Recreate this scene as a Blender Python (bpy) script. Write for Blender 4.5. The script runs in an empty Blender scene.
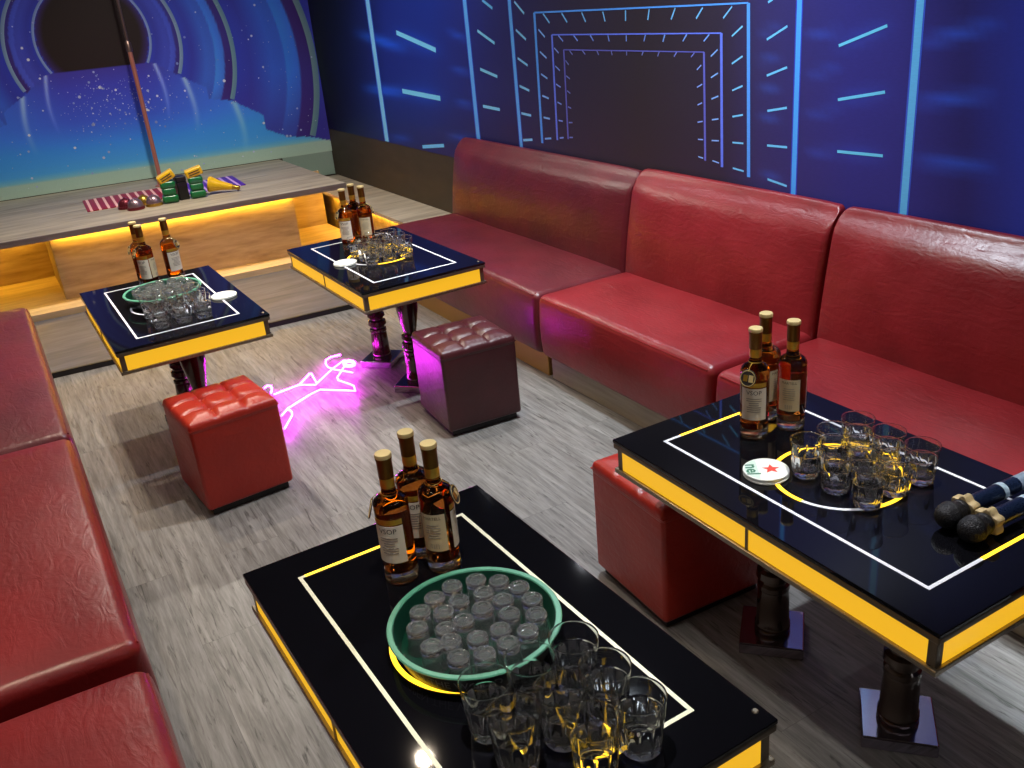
import bpy, math, random
from mathutils import Vector, Matrix
R = math.radians
random.seed(7)
SC = bpy.context.scene
COL = SC.collection

# ------------------------------------------------------------------ helpers
def lin(c, k=1.0):
    o = []
    for v in c[:3]:
        v = v / 255.0
        v = v / 12.92 if v <= 0.04045 else ((v + 0.055) / 1.055) ** 2.4
        o.append(v * k)
    return (o[0], o[1], o[2], 1.0)

class MB:
    """collects shapes that become ONE mesh object"""
    def __init__(s):
        s.v, s.f, s.m, s.s, s.c = [], [], [], [], []
    def add(s, vs, fs, mat=0, smooth=False, M=None, col=None):
        b = len(s.v)
        for p in vs:
            p = Vector(p)
            s.v.append(tuple(M @ p if M is not None else p))
        for f in fs:
            s.f.append(tuple(b + i for i in f)); s.m.append(mat); s.s.append(smooth); s.c.append(col)
        return s
    def box(s, c, d, mat=0, M=None):
        x, y, z = c; a, b, e = d[0] / 2, d[1] / 2, d[2] / 2
        vs = [(x - a, y - b, z - e), (x + a, y - b, z - e), (x + a, y + b, z - e), (x - a, y + b, z - e),
              (x - a, y - b, z + e), (x + a, y - b, z + e), (x + a, y + b, z + e), (x - a, y + b, z + e)]
        fs = [(3, 2, 1, 0), (4, 5, 6, 7), (0, 1, 5, 4), (1, 2, 6, 5), (2, 3, 7, 6), (3, 0, 4, 7)]
        return s.add(vs, fs, mat, False, M)
    def prism(s, poly, z0, z1, mat=0, M=None):
        n = len(poly)
        vs = [(x, y, z0) for x, y in poly] + [(x, y, z1) for x, y in poly]
        fs = [tuple(range(n - 1, -1, -1)), tuple(range(n, 2 * n))]
        fs += [(i, (i + 1) % n, n + (i + 1) % n, n + i) for i in range(n)]
        return s.add(vs, fs, mat, False, M)
    def lathe(s, prof, n=24, mat=0, M=None, smooth=True, rad=None, loop=False, a0=0.0, a1=2 * math.pi):
        """prof: (r, z) list; rad(theta, r, z) may change the radius"""
        full = abs(a1 - a0 - 2 * math.pi) < 1e-6
        cols = n if full else n + 1
        vs, fs, ring = [], [], []
        for r, z in prof:
            if r < 1e-7 and full:
                ring.append([len(vs)] * cols); vs.append((0, 0, z)); continue
            row = []
            for k in range(cols):
                t = a0 + (a1 - a0) * k / n
                q = rad(t, r, z) if rad else r
                row.append(len(vs)); vs.append((q * math.cos(t), q * math.sin(t), z))
            ring.append(row)
        pr = list(zip(ring[:-1], ring[1:]))
        if loop: pr.append((ring[-1], ring[0]))
        for A, B in pr:
            for k in range(n):
                k2 = (k + 1) % cols
                q = [A[k], A[k2], B[k2], B[k]]
                u = []
                for i in q:
                    if i not in u: u.append(i)
                if len(u) > 2: fs.append(tuple(u))
        return s.add(vs, fs, mat, smooth, M)
    def tube(s, pts, r, n=8, mat=0, M=None, closed=False):
        pts = [Vector(p) for p in pts]; m = len(pts)
        vs, fs = [], []
        for i, p in enumerate(pts):
            a = pts[i - 1] if (i > 0 or closed) else p
            b = pts[(i + 1) % m] if (i < m - 1 or closed) else p
            t = (b - a).normalized()
            up = Vector((0, 0, 1)) if abs(t.z) < 0.9 else Vector((1, 0, 0))
            u = t.cross(up).normalized(); w = u.cross(t).normalized()
            for k in range(n):
                g = 2 * math.pi * k / n
                vs.append(tuple(p + u * (r * math.cos(g)) + w * (r * math.sin(g))))
        for i in range(m if closed else m - 1):
            j = (i + 1) % m
            for k in range(n):
                fs.append((i * n + k, i * n + (k + 1) % n, j * n + (k + 1) % n, j * n + k))
        if not closed:
            fs.append(tuple(range(n - 1, -1, -1))); fs.append(tuple((m - 1) * n + k for k in range(n)))
        return s.add(vs, fs, mat, True, M)
    def rbox(s, lo, hi, r, seg=(6, 6, 6), fn=None, mat=0, M=None, cseg=4):
        """rounded, optionally deformed box"""
        lo, hi = Vector(lo), Vector(hi); c = (lo + hi) / 2; h = (hi - lo) / 2
        ax = []
        for k in range(3):
            inn = max(h[k] - r, 1e-5)
            l = [-inn - r * math.tan(R(45) * i / cseg) for i in range(cseg, 0, -1)]
            l += [-inn + 2 * inn * i / seg[k] for i in range(seg[k] + 1)]
            l += [inn + r * math.tan(R(45) * i / cseg) for i in range(1, cseg + 1)]
            ax.append(l)
        idx, vs, fs = {}, [], []
        def vert(p):
            key = (round(p[0], 6), round(p[1], 6), round(p[2], 6))
            if key in idx: return idx[key]
            q = Vector([max(-(h[k] - r), min(h[k] - r, p[k])) for k in range(3)])
            d = Vector(p) - q
            o = q + d.normalized() * r if d.length > 1e-9 else q
            o = o + c
            if fn: o = Vector(fn(o.x, o.y, o.z))
            idx[key] = len(vs); vs.append(tuple(o)); return idx[key]
        for k in range(3):
            i, j = (k + 1) % 3, (k + 2) % 3
            for sg in (-1, 1):
                for a in range(len(ax[i]) - 1):
                    for b in range(len(ax[j]) - 1):
                        q = []
                        for (da, db) in ((0, 0), (1, 0), (1, 1), (0, 1)):
                            p = [0, 0, 0]; p[k] = sg * h[k]; p[i] = ax[i][a + da]; p[j] = ax[j][b + db]
                            q.append(vert(p))
                        if sg < 0: q.reverse()
                        fs.append(tuple(q))
        return s.add(vs, fs, mat, cseg > 2, M)
    def build(s, name, mats, parent=None, loc=None, rot=None, attr=False):
        me = bpy.data.meshes.new(name)
        me.from_pydata(s.v, [], s.f); 
        if not isinstance(mats, (list, tuple)): mats = [mats]
        for m in mats: me.materials.append(m)
        me.polygons.foreach_set('material_index', s.m)
        me.polygons.foreach_set('use_smooth', s.s)
        if attr:
            a = me.color_attributes.new('paint', 'FLOAT_COLOR', 'CORNER')
            for p in me.polygons:
                cc = s.c[p.index]
                for q, li in enumerate(p.loop_indices):
                    a.data[li].color = cc[q] if isinstance(cc[0], tuple) else cc
        me.update(); me.validate()
        me.set_sharp_from_angle(angle=R(36)); me.polygons.foreach_set('use_smooth', s.s)
        o = bpy.data.objects.new(name, me); COL.objects.link(o)
        if parent: o.parent = parent
        if loc: o.location = loc
        if rot: o.rotation_euler = rot
        return o

def soft(prof, d=0.0007):
    """small rounded corners with holding loops, so that long flats of a glass profile stay flat"""
    out = [prof[0]]
    for a, b, c in zip(prof[:-2], prof[1:-1], prof[2:]):
        for p, sg in ((a, 0), (c, 1)):
            L = math.hypot(p[0] - b[0], p[1] - b[1]); e1 = min(d, L * 0.2); e2 = min(2.4 * d, L * 0.45)
            q = [(b[0] + (p[0] - b[0]) * e / L, b[1] + (p[1] - b[1]) * e / L) for e in (e2, e1)]
            out += q if sg == 0 else q[::-1]
    out.append(prof[-1]); return out

def tag(o, label=None, cat=None, group=None, kind=None):
    if label: o['label'] = label
    if cat: o['category'] = cat
    if group: o['group'] = group
    if kind: o['kind'] = kind
    return o
def thing(name, label, cat, loc=(0, 0, 0), rz=0.0, group=None):
    o = bpy.data.objects.new(name, None); COL.objects.link(o)
    o.empty_display_size = 0.05
    o.location = loc; o.rotation_euler = (0, 0, rz)
    return tag(o, label, cat, group)
def struct(o): o['kind'] = 'structure'; return o
def kids(o): return [c for c in COL.objects if c.parent is o]
def copy_tree(o, parent=None):
    c = o.copy(); COL.objects.link(c)
    if parent is not None: c.parent = parent
    for ch in kids(o): copy_tree(ch, c)
    return c
def text_mesh(txt, size, bold=0.0):
    """outline of some lettering: verts and faces, centred, lying in xy"""
    cu = bpy.data.curves.new('lettering', 'FONT'); cu.body = txt; cu.size = size
    cu.offset = bold; cu.align_x = 'CENTER'; cu.align_y = 'CENTER'; cu.resolution_u = 2
    ob = bpy.data.objects.new('lettering', cu); COL.objects.link(ob)
    dg = bpy.context.evaluated_depsgraph_get()
    me = bpy.data.meshes.new_from_object(ob.evaluated_get(dg))
    vs = [tuple(v.co) for v in me.vertices]; fs = [tuple(p.vertices) for p in me.polygons]
    bpy.data.objects.remove(ob); bpy.data.curves.remove(cu); bpy.data.meshes.remove(me)
    return vs, fs

# ------------------------------------------------------------------ camera
FPX = 921.137
YAW, PIT, ROL = R(28.211), R(23.484), R(-5.552)
CAMZ = 1.760
fw = Vector((math.sin(YAW) * math.cos(PIT), math.cos(YAW) * math.cos(PIT), -math.sin(PIT)))
rt = Vector((math.cos(YAW), -math.sin(YAW), 0)); up = rt.cross(fw)
cr, sr = math.cos(ROL), math.sin(ROL)
RT = rt * cr + up * sr; UP = up * cr - rt * sr
CP = Vector((0, 0, CAMZ))
cd = bpy.data.cameras.new('camera'); cam = bpy.data.objects.new('camera', cd); COL.objects.link(cam)
cd.sensor_width = 36; cd.lens = FPX / 1024 * 36; cd.clip_start = 0.02
mw = Matrix.Identity(4)
for i in range(3):
    mw[i][0], mw[i][1], mw[i][2], mw[i][3] = RT[i], UP[i], -fw[i], CP[i]
cam.matrix_world = mw; SC.camera = cam
def ray(u, v): return fw + RT * ((u - 512) / FPX) - UP * ((v - 384) / FPX)
def project(p):
    d = Vector(p) - CP; w = d.dot(fw)
    if w < 0.05: return None
    return 512 + FPX * d.dot(RT) / w, 384 - FPX * d.dot(UP) / w

# ------------------------------------------------------------------ materials
def new_mat(name):
    m = bpy.data.materials.new(name); m.use_nodes = True
    nt = m.node_tree; return m, nt, nt.nodes['Principled BSDF']
def simple(name, col, rough=0.5, metal=0.0, emit=None, es=0.0, **kw):
    m, nt, b = new_mat(name)
    b.inputs['Base Color'].default_value = col; b.inputs['Roughness'].default_value = rough
    b.inputs['Metallic'].default_value = metal
    # a faint procedural roughness break-up so that no surface is perfectly even
    if emit is None and kw.get('vary', True):
        n = nt.nodes.new('ShaderNodeTexNoise'); n.inputs['Scale'].default_value = 35
        mr = nt.nodes.new('ShaderNodeMapRange'); mr.inputs['To Min'].default_value = rough * 0.85; mr.inputs['To Max'].default_value = min(1, rough * 1.15)
        nt.links.new(n.outputs['Fac'], mr.inputs['Value']); nt.links.new(mr.outputs['Result'], b.inputs['Roughness'])
    if emit is not None:
        b.inputs['Emission Color'].default_value = emit; b.inputs['Emission Strength'].default_value = es
    if 'coat' in kw: b.inputs['Coat Weight'].default_value = kw['coat']; b.inputs['Coat Roughness'].default_value = 0.1
    return m
def glass(name, col=(1, 1, 1, 1), ior=1.5, rough=0.0, tw=1.0):
    m, nt, b = new_mat(name)
    b.inputs['Base Color'].default_value = col; b.inputs['Roughness'].default_value = rough
    b.inputs['Transmission Weight'].default_value = tw; b.inputs['IOR'].default_value = ior
    return m
def ramp(nt, fac, stops):
    r = nt.nodes.new('ShaderNodeValToRGB'); el = r.color_ramp.elements
    el[0].position, el[0].color = stops[0]; el[1].position, el[1].color = stops[-1]
    for p, c in stops[1:-1]:
        e = el.new(p); e.color = c
    nt.links.new(fac, r.inputs['Fac']); return r.outputs['Color']
def leather(name, c0, c1, rough=0.33):
    m, nt, b = new_mat(name)
    tc = nt.nodes.new('ShaderNodeTexCoord')
    n1 = nt.nodes.new('ShaderNodeTexNoise'); n1.inputs['Scale'].default_value = 5; n1.inputs['Detail'].default_value = 5
    nt.links.new(tc.outputs['Object'], n1.inputs['Vector'])
    nt.links.new(ramp(nt, n1.outputs['Fac'], [(0.3, c0), (0.7, c1)]), b.inputs['Base Color'])
    # crackle grain and longer creases
    n2 = nt.nodes.new('ShaderNodeTexNoise'); n2.inputs['Scale'].default_value = 60; n2.inputs['Detail'].default_value = 4
    mp = nt.nodes.new('ShaderNodeMapping'); mp.inputs['Scale'].default_value = (1.0, 0.35, 1.0)
    nt.links.new(tc.outputs['Object'], mp.inputs['Vector'])
    n3 = nt.nodes.new('ShaderNodeTexNoise'); n3.inputs['Scale'].default_value = 30; n3.inputs['Detail'].default_value = 7; n3.inputs['Distortion'].default_value = 1.2
    nt.links.new(mp.outputs['Vector'], n3.inputs['Vector']); nt.links.new(tc.outputs['Object'], n2.inputs['Vector'])
    ad = nt.nodes.new('ShaderNodeMath'); ad.operation = 'ADD'
    mu = nt.nodes.new('ShaderNodeMath'); mu.operation = 'MULTIPLY'; mu.inputs[1].default_value = 0.35
    nt.links.new(n2.outputs['Fac'], mu.inputs[0]); nt.links.new(n3.outputs['Fac'], ad.inputs[0]); nt.links.new(mu.outputs[0], ad.inputs[1])
    bp = nt.nodes.new('ShaderNodeBump'); bp.inputs['Strength'].default_value = 0.38; bp.inputs['Distance'].default_value = 0.006
    nt.links.new(ad.outputs[0], bp.inputs['Height']); nt.links.new(bp.outputs['Normal'], b.inputs['Normal'])
    mr = nt.nodes.new('ShaderNodeMapRange'); mr.inputs['To Min'].default_value = rough - 0.06; mr.inputs['To Max'].default_value = rough + 0.1
    nt.links.new(n3.outputs['Fac'], mr.inputs['Value']); nt.links.new(mr.outputs['Result'], b.inputs['Roughness'])
    b.inputs['Specular IOR Level'].default_value = 0.55
    return m
def wood(name, stops, stretch=(14, 1.2, 14), rough=0.5, plank=None, bump=0.15):
    """streaky timber; plank = (width, length) adds boards along y"""
    m, nt, b = new_mat(name)
    tc = nt.nodes.new('ShaderNodeTexCoord')
    mp = nt.nodes.new('ShaderNodeMapping'); mp.inputs['Scale'].default_value = stretch
    nt.links.new(tc.outputs['Object'], mp.inputs['Vector'])
    vec = mp.outputs['Vector']; tone = None
    if plank:
        bm = nt.nodes.new('ShaderNodeMapping'); bm.inputs['Rotation'].default_value = (0, 0, R(90))
        nt.links.new(tc.outputs['Object'], bm.inputs['Vector'])
        br = nt.nodes.new('ShaderNodeTexBrick'); br.offset = 0.37
        br.inputs['Scale'].default_value = 1.0; br.inputs['Brick Width'].default_value = plank[1]; br.inputs['Row Height'].default_value = plank[0]
        br.inputs['Mortar Size'].default_value = 0.0007; br.inputs['Mortar Smooth'].default_value = 0.3
        br.inputs['Color1'].default_value = (0, 0, 0, 1); br.inputs['Color2'].default_value = (1, 1, 1, 1); br.inputs['Mortar'].default_value = (0.5, 0.5, 0.5, 1)
        nt.links.new(bm.outputs['Vector'], br.inputs['Vector']); tone = br
        sc = nt.nodes.new('ShaderNodeVectorMath'); sc.operation = 'MULTIPLY_ADD'
        sc.inputs[1].default_value = (7.3, 3.1, 5.7)
        nt.links.new(br.outputs['Color'], sc.inputs[0]); nt.links.new(vec, sc.inputs[2]); vec = sc.outputs['Vector']
    n1 = nt.nodes.new('ShaderNodeTexNoise'); n1.inputs['Scale'].default_value = 1; n1.inputs['Detail'].default_value = 9; n1.inputs['Roughness'].default_value = 0.66; n1.inputs['Distortion'].default_value = 0.4
    nt.links.new(vec, n1.inputs['Vector'])
    n2 = nt.nodes.new('ShaderNodeTexNoise'); n2.inputs['Scale'].default_value = 3.4; n2.inputs['Detail'].default_value = 4
    nt.links.new(vec, n2.inputs['Vector'])
    mx = nt.nodes.new('ShaderNodeMath'); mx.operation = 'MULTIPLY_ADD'; mx.inputs[1].default_value = 0.35
    nt.links.new(n2.outputs['Fac'], mx.inputs[0]); nt.links.new(n1.outputs['Fac'], mx.inputs[2])
    su = nt.nodes.new('ShaderNodeMath'); su.operation = 'SUBTRACT'; su.inputs[1].default_value = 0.17
    nt.links.new(mx.outputs[0], su.inputs[0])
    c = ramp(nt, su.outputs[0], stops)
    if tone:
        mi = nt.nodes.new('ShaderNodeMix'); mi.data_type = 'RGBA'; mi.blend_type = 'MULTIPLY'; mi.inputs['Factor'].default_value = 1.0
        tr = ramp(nt, tone.outputs['Color'], [(0, (0.9, 0.9, 0.91, 1)), (1, (1.04, 1.03, 1.02, 1))])
        nt.links.new(c, mi.inputs['A']); nt.links.new(tr, mi.inputs['B'])
        mj = nt.nodes.new('ShaderNodeMix'); mj.data_type = 'RGBA'; mj.inputs['B'].default_value = (0.1, 0.095, 0.09, 1)
        nt.links.new(tone.outputs['Fac'], mj.inputs['Factor']); nt.links.new(mi.outputs['Result'], mj.inputs['A'])
        c = mj.outputs['Result']
    if plank:                                              # short dark checks along the grain
        m3 = nt.nodes.new('ShaderNodeVectorMath'); m3.operation = 'MULTIPLY'; m3.inputs[1].default_value = (1.3, 1.6, 1.3)
        nt.links.new(vec, m3.inputs[0])
        n3 = nt.nodes.new('ShaderNodeTexNoise'); n3.inputs['Scale'].default_value = 1; n3.inputs['Detail'].default_value = 5; n3.inputs['Roughness'].default_value = 0.6; n3.inputs['Distortion'].default_value = 1.4
        nt.links.new(m3.outputs['Vector'], n3.inputs['Vector'])
        ck = ramp(nt, n3.outputs['Fac'], [(0.57, (1, 1, 1, 1)), (0.68, (0.36, 0.35, 0.34, 1))])
        mk = nt.nodes.new('ShaderNodeMix'); mk.data_type = 'RGBA'; mk.blend_type = 'MULTIPLY'; mk.inputs['Factor'].default_value = 1.0
        nt.links.new(c, mk.inputs['A']); nt.links.new(ck, mk.inputs['B']); c = mk.outputs['Result']
    nt.links.new(c, b.inputs['Base Color'])
    b.inputs['Roughness'].default_value = rough
    bp = nt.nodes.new('ShaderNodeBump'); bp.inputs['Strength'].default_value = bump; bp.inputs['Distance'].default_value = 0.004
    nt.links.new(su.outputs[0], bp.inputs['Height']); nt.links.new(bp.outputs['Normal'], b.inputs['Normal'])
    return m
def painted(name, rough=0.45):
    m, nt, b = new_mat(name)
    a = nt.nodes.new('ShaderNodeVertexColor'); a.layer_name = 'paint'
    n = nt.nodes.new('ShaderNodeTexNoise'); n.inputs['Scale'].default_value = 400
    mr = nt.nodes.new('ShaderNodeMapRange'); mr.inputs['To Min'].default_value = 0.9; mr.inputs['To Max'].default_value = 1.1
    nt.links.new(n.outputs['Fac'], mr.inputs['Value'])
    mi = nt.nodes.new('ShaderNodeMix'); mi.data_type = 'RGBA'; mi.blend_type = 'MULTIPLY'; mi.inputs['Factor'].default_value = 1.0
    nt.links.new(a.outputs['Color'], mi.inputs['A']); nt.links.new(mr.outputs['Result'], mi.inputs['B'])
    nt.links.new(mi.outputs['Result'], b.inputs['Base Color'])
    b.inputs['Roughness'].default_value = rough; b.inputs['Specular IOR Level'].default_value = 0.25
    return m

M = {}
M['floor'] = wood('floor_vinyl', [(0.20, lin((80, 78, 75))), (0.42, lin((116, 113, 109))), (0.58, lin((138, 135, 131))), (0.75, lin((157, 154, 149)))], (46, 3.2, 46), 0.42, plank=(0.19, 1.25))
M['stage_wood'] = wood('stage_grey_wood', [(0.25, lin((120, 108, 92))), (0.45, lin((162, 148, 128))), (0.65, lin((188, 174, 152)))], (1.4, 14, 14), 0.45)
M['stage_edge'] = wood('stage_edge_wood', [(0.25, lin((92, 84, 78))), (0.65, lin((138, 126, 116)))], (1.4, 14, 14), 0.5)
M['panel_wood'] = wood('panel_wood', [(0.25, lin((138, 112, 74))), (0.45, lin((178, 152, 110))), (0.65, lin((200, 176, 134)))], (1.3, 12, 12), 0.5)
M['tread_wood'] = wood('tread_wood', [(0.25, lin((176, 148, 106))), (0.65, lin((226, 200, 156)))], (1.3, 12, 12), 0.45)
M['platform'] = wood('platform_wood', [(0.25, lin((66, 67, 74))), (0.5, lin((92, 92, 100))), (0.68, lin((108, 108, 116)))], (1.5, 10, 10), 0.5)
M['plinth'] = wood('plinth_wood', [(0.25, lin((128, 118, 100))), (0.65, lin((176, 164, 142)))], (9, 1.3, 16), 0.4)
M['plinth_brass'] = simple('plinth_brass', lin((176, 140, 74)), 0.38, 0.7)
M['red'] = leather('red_leather', lin((126, 27, 31)), lin((148, 37, 42)))
M['red2'] = leather('red_leather_left', lin((116, 24, 26)), lin((138, 34, 35)))
M['maroon'] = leather('maroon_leather', lin((88, 24, 31)), lin((108, 31, 39)))
M['scarlet'] = leather('scarlet_leather', lin((160, 34, 22)), lin((180, 44, 28)))
M['plum'] = leather('plum_leather', lin((64, 25, 29)), lin((80, 33, 38)))
M['seam'] = simple('seam_thread', lin((70, 16, 16)), 0.6)
M['black'] = simple('black_plastic', lin((16, 15, 16)), 0.45)
M['glass_black'] = simple('black_glass', (0.0035, 0.0035, 0.005, 1), 0.035, vary=False)
M['trim'] = simple('bronze_trim', lin((120, 108, 92)), 0.35, 0.75)
M['rail'] = simple('steel_rail', lin((150, 138, 120)), 0.28, 0.9)
M['glow_yellow'] = simple('yellow_light_panel', lin((120, 70, 8)), 0.35, 0, emit=(1.0, 0.53, 0.02, 1), es=0.85)
M['line_cream'] = simple('cream_light_line', lin((230, 226, 196)), 0.4, 0, emit=(1.0, 0.95, 0.72, 1), es=0.08)
M['line_yellow'] = simple('yellow_light_line', lin((240, 200, 40)), 0.4, 0, emit=(1.0, 0.56, 0.022, 1), es=2.6)
M['line_white_fill'] = simple('added_white_glow_line', lin((235, 240, 250)), 0.4, 0, emit=(0.84, 0.92, 1.0, 1), es=2.2)  # glow added on one table's ring to whiten its glasses
M['line_white'] = simple('white_light_line', lin((225, 225, 235)), 0.4, 0, emit=(0.86, 0.88, 1.0, 1), es=0.18)
M['leg'] = simple('dark_polished_leg', lin((66, 50, 42)), 0.16, 0.55, coat=0.5)
M['leg2'] = simple('foot_plate_steel', lin((176, 168, 184)), 0.10, 0.95)
M['glass'] = glass('clear_glass', (0.97, 0.985, 0.98, 1), 1.52)
M['cut_glass'] = glass('cut_glass', (0.99, 0.995, 1, 1), 1.54, 0.07, 0.968)
M['shot_glass'] = glass('shot_glass', (0.99, 0.995, 1, 1), 1.56, 0.04, 0.95)
M['amber_reflect_base'] = glass('amber_reflection_tint', (0.98, 0.86, 0.62, 1), 1.5, 0.05, 0.97)  # clear glass; its amber reflections are put into the tint
M['amber'] = glass('cognac_bottle_glass', (0.50, 0.15, 0.022, 1), 1.42)
M['amber_dark'] = glass('dark_cognac_bottle_glass', (0.40, 0.115, 0.02, 1), 1.42)
M['foil'] = simple('bronze_foil', lin((122, 84, 36)), 0.34, 0.8)
M['gold'] = simple('gold_foil', lin((216, 176, 70)), 0.3, 0.8)
M['cap'] = simple('pale_gold_cap', lin((224, 200, 140)), 0.4, 0.35)
M['label'] = simple('cream_label', lin((226, 218, 204)), 0.6)
M['label_back'] = simple('buff_label', lin((206, 192, 160)), 0.6)
M['ink'] = simple('dark_ink', lin((38, 34, 34)), 0.6)
M['ink_grey'] = simple('grey_ink', lin((150, 142, 134)), 0.6)
M['tray_rim'] = simple('green_tray_rim', lin((84, 152, 124)), 0.35)
M['tray_in'] = simple('green_tray_floor', lin((9, 54, 39)), 0.3)
M['tray_out'] = simple('tray_outside_black', lin((16, 18, 17)), 0.3)
M['tray_ink'] = simple('tray_lettering', lin((150, 152, 148)), 0.5)
M['white'] = simple('white_card', lin((226, 228, 222)), 0.6)
M['card_edge'] = simple('card_edge', lin((206, 198, 178)), 0.7)
M['star'] = simple('red_star_ink', lin((214, 62, 46)), 0.5)
M['green_ink'] = simple('green_ink', lin((40, 110, 84)), 0.5)
M['pale_green'] = simple('pale_green_ink', lin((196, 216, 206)), 0.6)
M['mic_grille'] = None
M['mic_body'] = simple('navy_mic_body', lin((24, 36, 62)), 0.28, 0.3)
M['mic_ring'] = simple('tan_rubber', lin((190, 168, 124)), 0.5)
M['mic_band'] = simple('pale_band', lin((190, 210, 226)), 0.3, 0.2)
M['grey_plastic'] = simple('grey_plastic', lin((120, 134, 150)), 0.4)
M['neon'] = simple('pink_neon_tube', lin((255, 200, 250)), 0.3, 0, emit=(0.92, 0.022, 1.0, 1), es=38.0)
M['led'] = simple('amber_led_strip', lin((255, 190, 60)), 0.4, 0, emit=(1.0, 0.58, 0.05, 1), es=36.0)
M['copper'] = simple('copper_pole', lin((216, 142, 122)), 0.3, 0.6)
M['copper_dark'] = simple('dull_bronze_pole', lin((142, 118, 110)), 0.3, 0.85)
M['dark_wall'] = simple('dark_wall_paint', lin((58, 48, 36)), 0.7)
M['ceil'] = simple('dark_ceiling_paint', lin((40, 40, 46)), 0.8)
M['green_toy'] = simple('green_plastic', lin((14, 110, 56)), 0.3)
M['yellow_toy'] = simple('yellow_plastic', lin((236, 186, 22)), 0.35)
M['dome_red'] = simple('maroon_metal', lin((120, 44, 56)), 0.28, 0.6)
M['dome_silver'] = simple('mauve_silver', lin((168, 140, 148)), 0.3, 0.8)
M['dome_gold'] = simple('old_gold_metal', lin((186, 146, 62)), 0.3, 0.8)
M['mural'] = painted('mural_print')

def grille():
    m, nt, b = new_mat('black_mesh_grille')
    v = nt.nodes.new('ShaderNodeTexVoronoi'); v.inputs['Scale'].default_value = 420
    nt.links.new(nt.nodes.new('ShaderNodeTexCoord').outputs['Object'], v.inputs['Vector'])
    nt.links.new(ramp(nt, v.outputs['Distance'], [(0.3, lin((6, 6, 8))), (0.8, lin((58, 58, 64)))]), b.inputs['Base Color'])
    bp = nt.nodes.new('ShaderNodeBump'); bp.inputs['Distance'].default_value = 0.002; bp.inputs['Strength'].default_value = 0.8
    nt.links.new(v.outputs['Distance'], bp.inputs['Height']); nt.links.new(bp.outputs['Normal'], b.inputs['Normal'])
    b.inputs['Metallic'].default_value = 0.5; b.inputs['Roughness'].default_value = 0.4
    return m
M['mic_grille'] = grille()
def striped(name):
    """mat: red stripes on its left half, violet on its right"""
    m, nt, b = new_mat(name)
    tc = nt.nodes.new('ShaderNodeTexCoord'); sp = nt.nodes.new('ShaderNodeSeparateXYZ')
    nt.links.new(tc.outputs['Object'], sp.inputs['Vector'])
    w = nt.nodes.new('ShaderNodeMath'); w.operation = 'MULTIPLY'; w.inputs[1].default_value = 1 / 0.058
    nt.links.new(sp.outputs['X'], w.inputs[0])
    fr = nt.nodes.new('ShaderNodeMath'); fr.operation = 'FRACT'; nt.links.new(w.outputs[0], fr.inputs[0])
    st = nt.nodes.new('ShaderNodeMath'); st.operation = 'GREATER_THAN'; st.inputs[1].default_value = 0.68; nt.links.new(fr.outputs[0], st.inputs[0])
    side = nt.nodes.new('ShaderNodeMath'); side.operation = 'GREATER_THAN'; side.inputs[1].default_value = 0.05; nt.links.new(sp.outputs['X'], side.inputs[0])
    def mix(f, a, c):
        n = nt.nodes.new('ShaderNodeMix'); n.data_type = 'RGBA'
        nt.links.new(f, n.inputs['Factor'])
        for k, q in (('A', a), ('B', c)):
            if isinstance(q, tuple): n.inputs[k].default_value = q
            else: nt.links.new(q, n.inputs[k])
        return n.outputs['Result']
    red = mix(st.outputs[0], lin((150, 14, 38)), lin((246, 190, 180)))
    vio = mix(st.outputs[0], lin((84, 16, 170)), lin((220, 170, 240)))
    nt.links.new(mix(side.outputs[0], red, vio), b.inputs['Base Color'])
    b.inputs['Roughness'].default_value = 0.45
    return m
M['striped'] = striped('striped_mat')

# ------------------------------------------------------------------ the room
XR, XL, YB, ZC = 2.72, -0.66, -1.4, 2.75
WA, WB = Vector((0.0, 8.33)), Vector((2.8, 7.97))          # stage wall line in plan
WD = (WB - WA).normalized()
def wall_pt(s, z, off=0.0):                                # s along the stage wall
    p = WA + WD * s; n = Vector((WD.y, -WD.x))
    return Vector((p.x + n.x * off, p.y + n.y * off, z))
fl = MB(); fl.add([(XL, YB, 0), (XR, YB, 0), (XR, 8.5, 0), (XL, 8.5, 0)], [(0, 1, 2, 3)])
struct(fl.build('floor', M['floor']))
ce = MB(); ce.box((1.03, 3.6, ZC + 0.03), (3.6, 10.2, 0.06)); struct(ce.build('ceiling', M['ceil']))
wl = MB(); wl.box((XL - 0.03, 3.6, 1.37), (0.06, 10.2, 2.75)); struct(wl.build('wall_left', M['dark_wall']))
wb = MB(); wb.box((1.03, YB - 0.03, 1.37), (3.5, 0.06, 2.75)); struct(wb.build('wall_back', M['dark_wall']))
wr = MB(); wr.box((XR + 0.03, 3.6, 1.37), (0.06, 10.2, 2.75)); struct(wr.build('wall_right', M['dark_wall']))
a, b_ = wall_pt(-1.2, 0), wall_pt(3.3, 0)
c2, d2 = wall_pt(3.3, 0, -0.08), wall_pt(-1.2, 0, -0.08)
wf = MB(); wf.prism([(a.x, a.y), (b_.x, b_.y), (c2.x, c2.y), (d2.x, d2.y)], 0, ZC); struct(wf.build('wall_front', M['dark_wall']))

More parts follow.
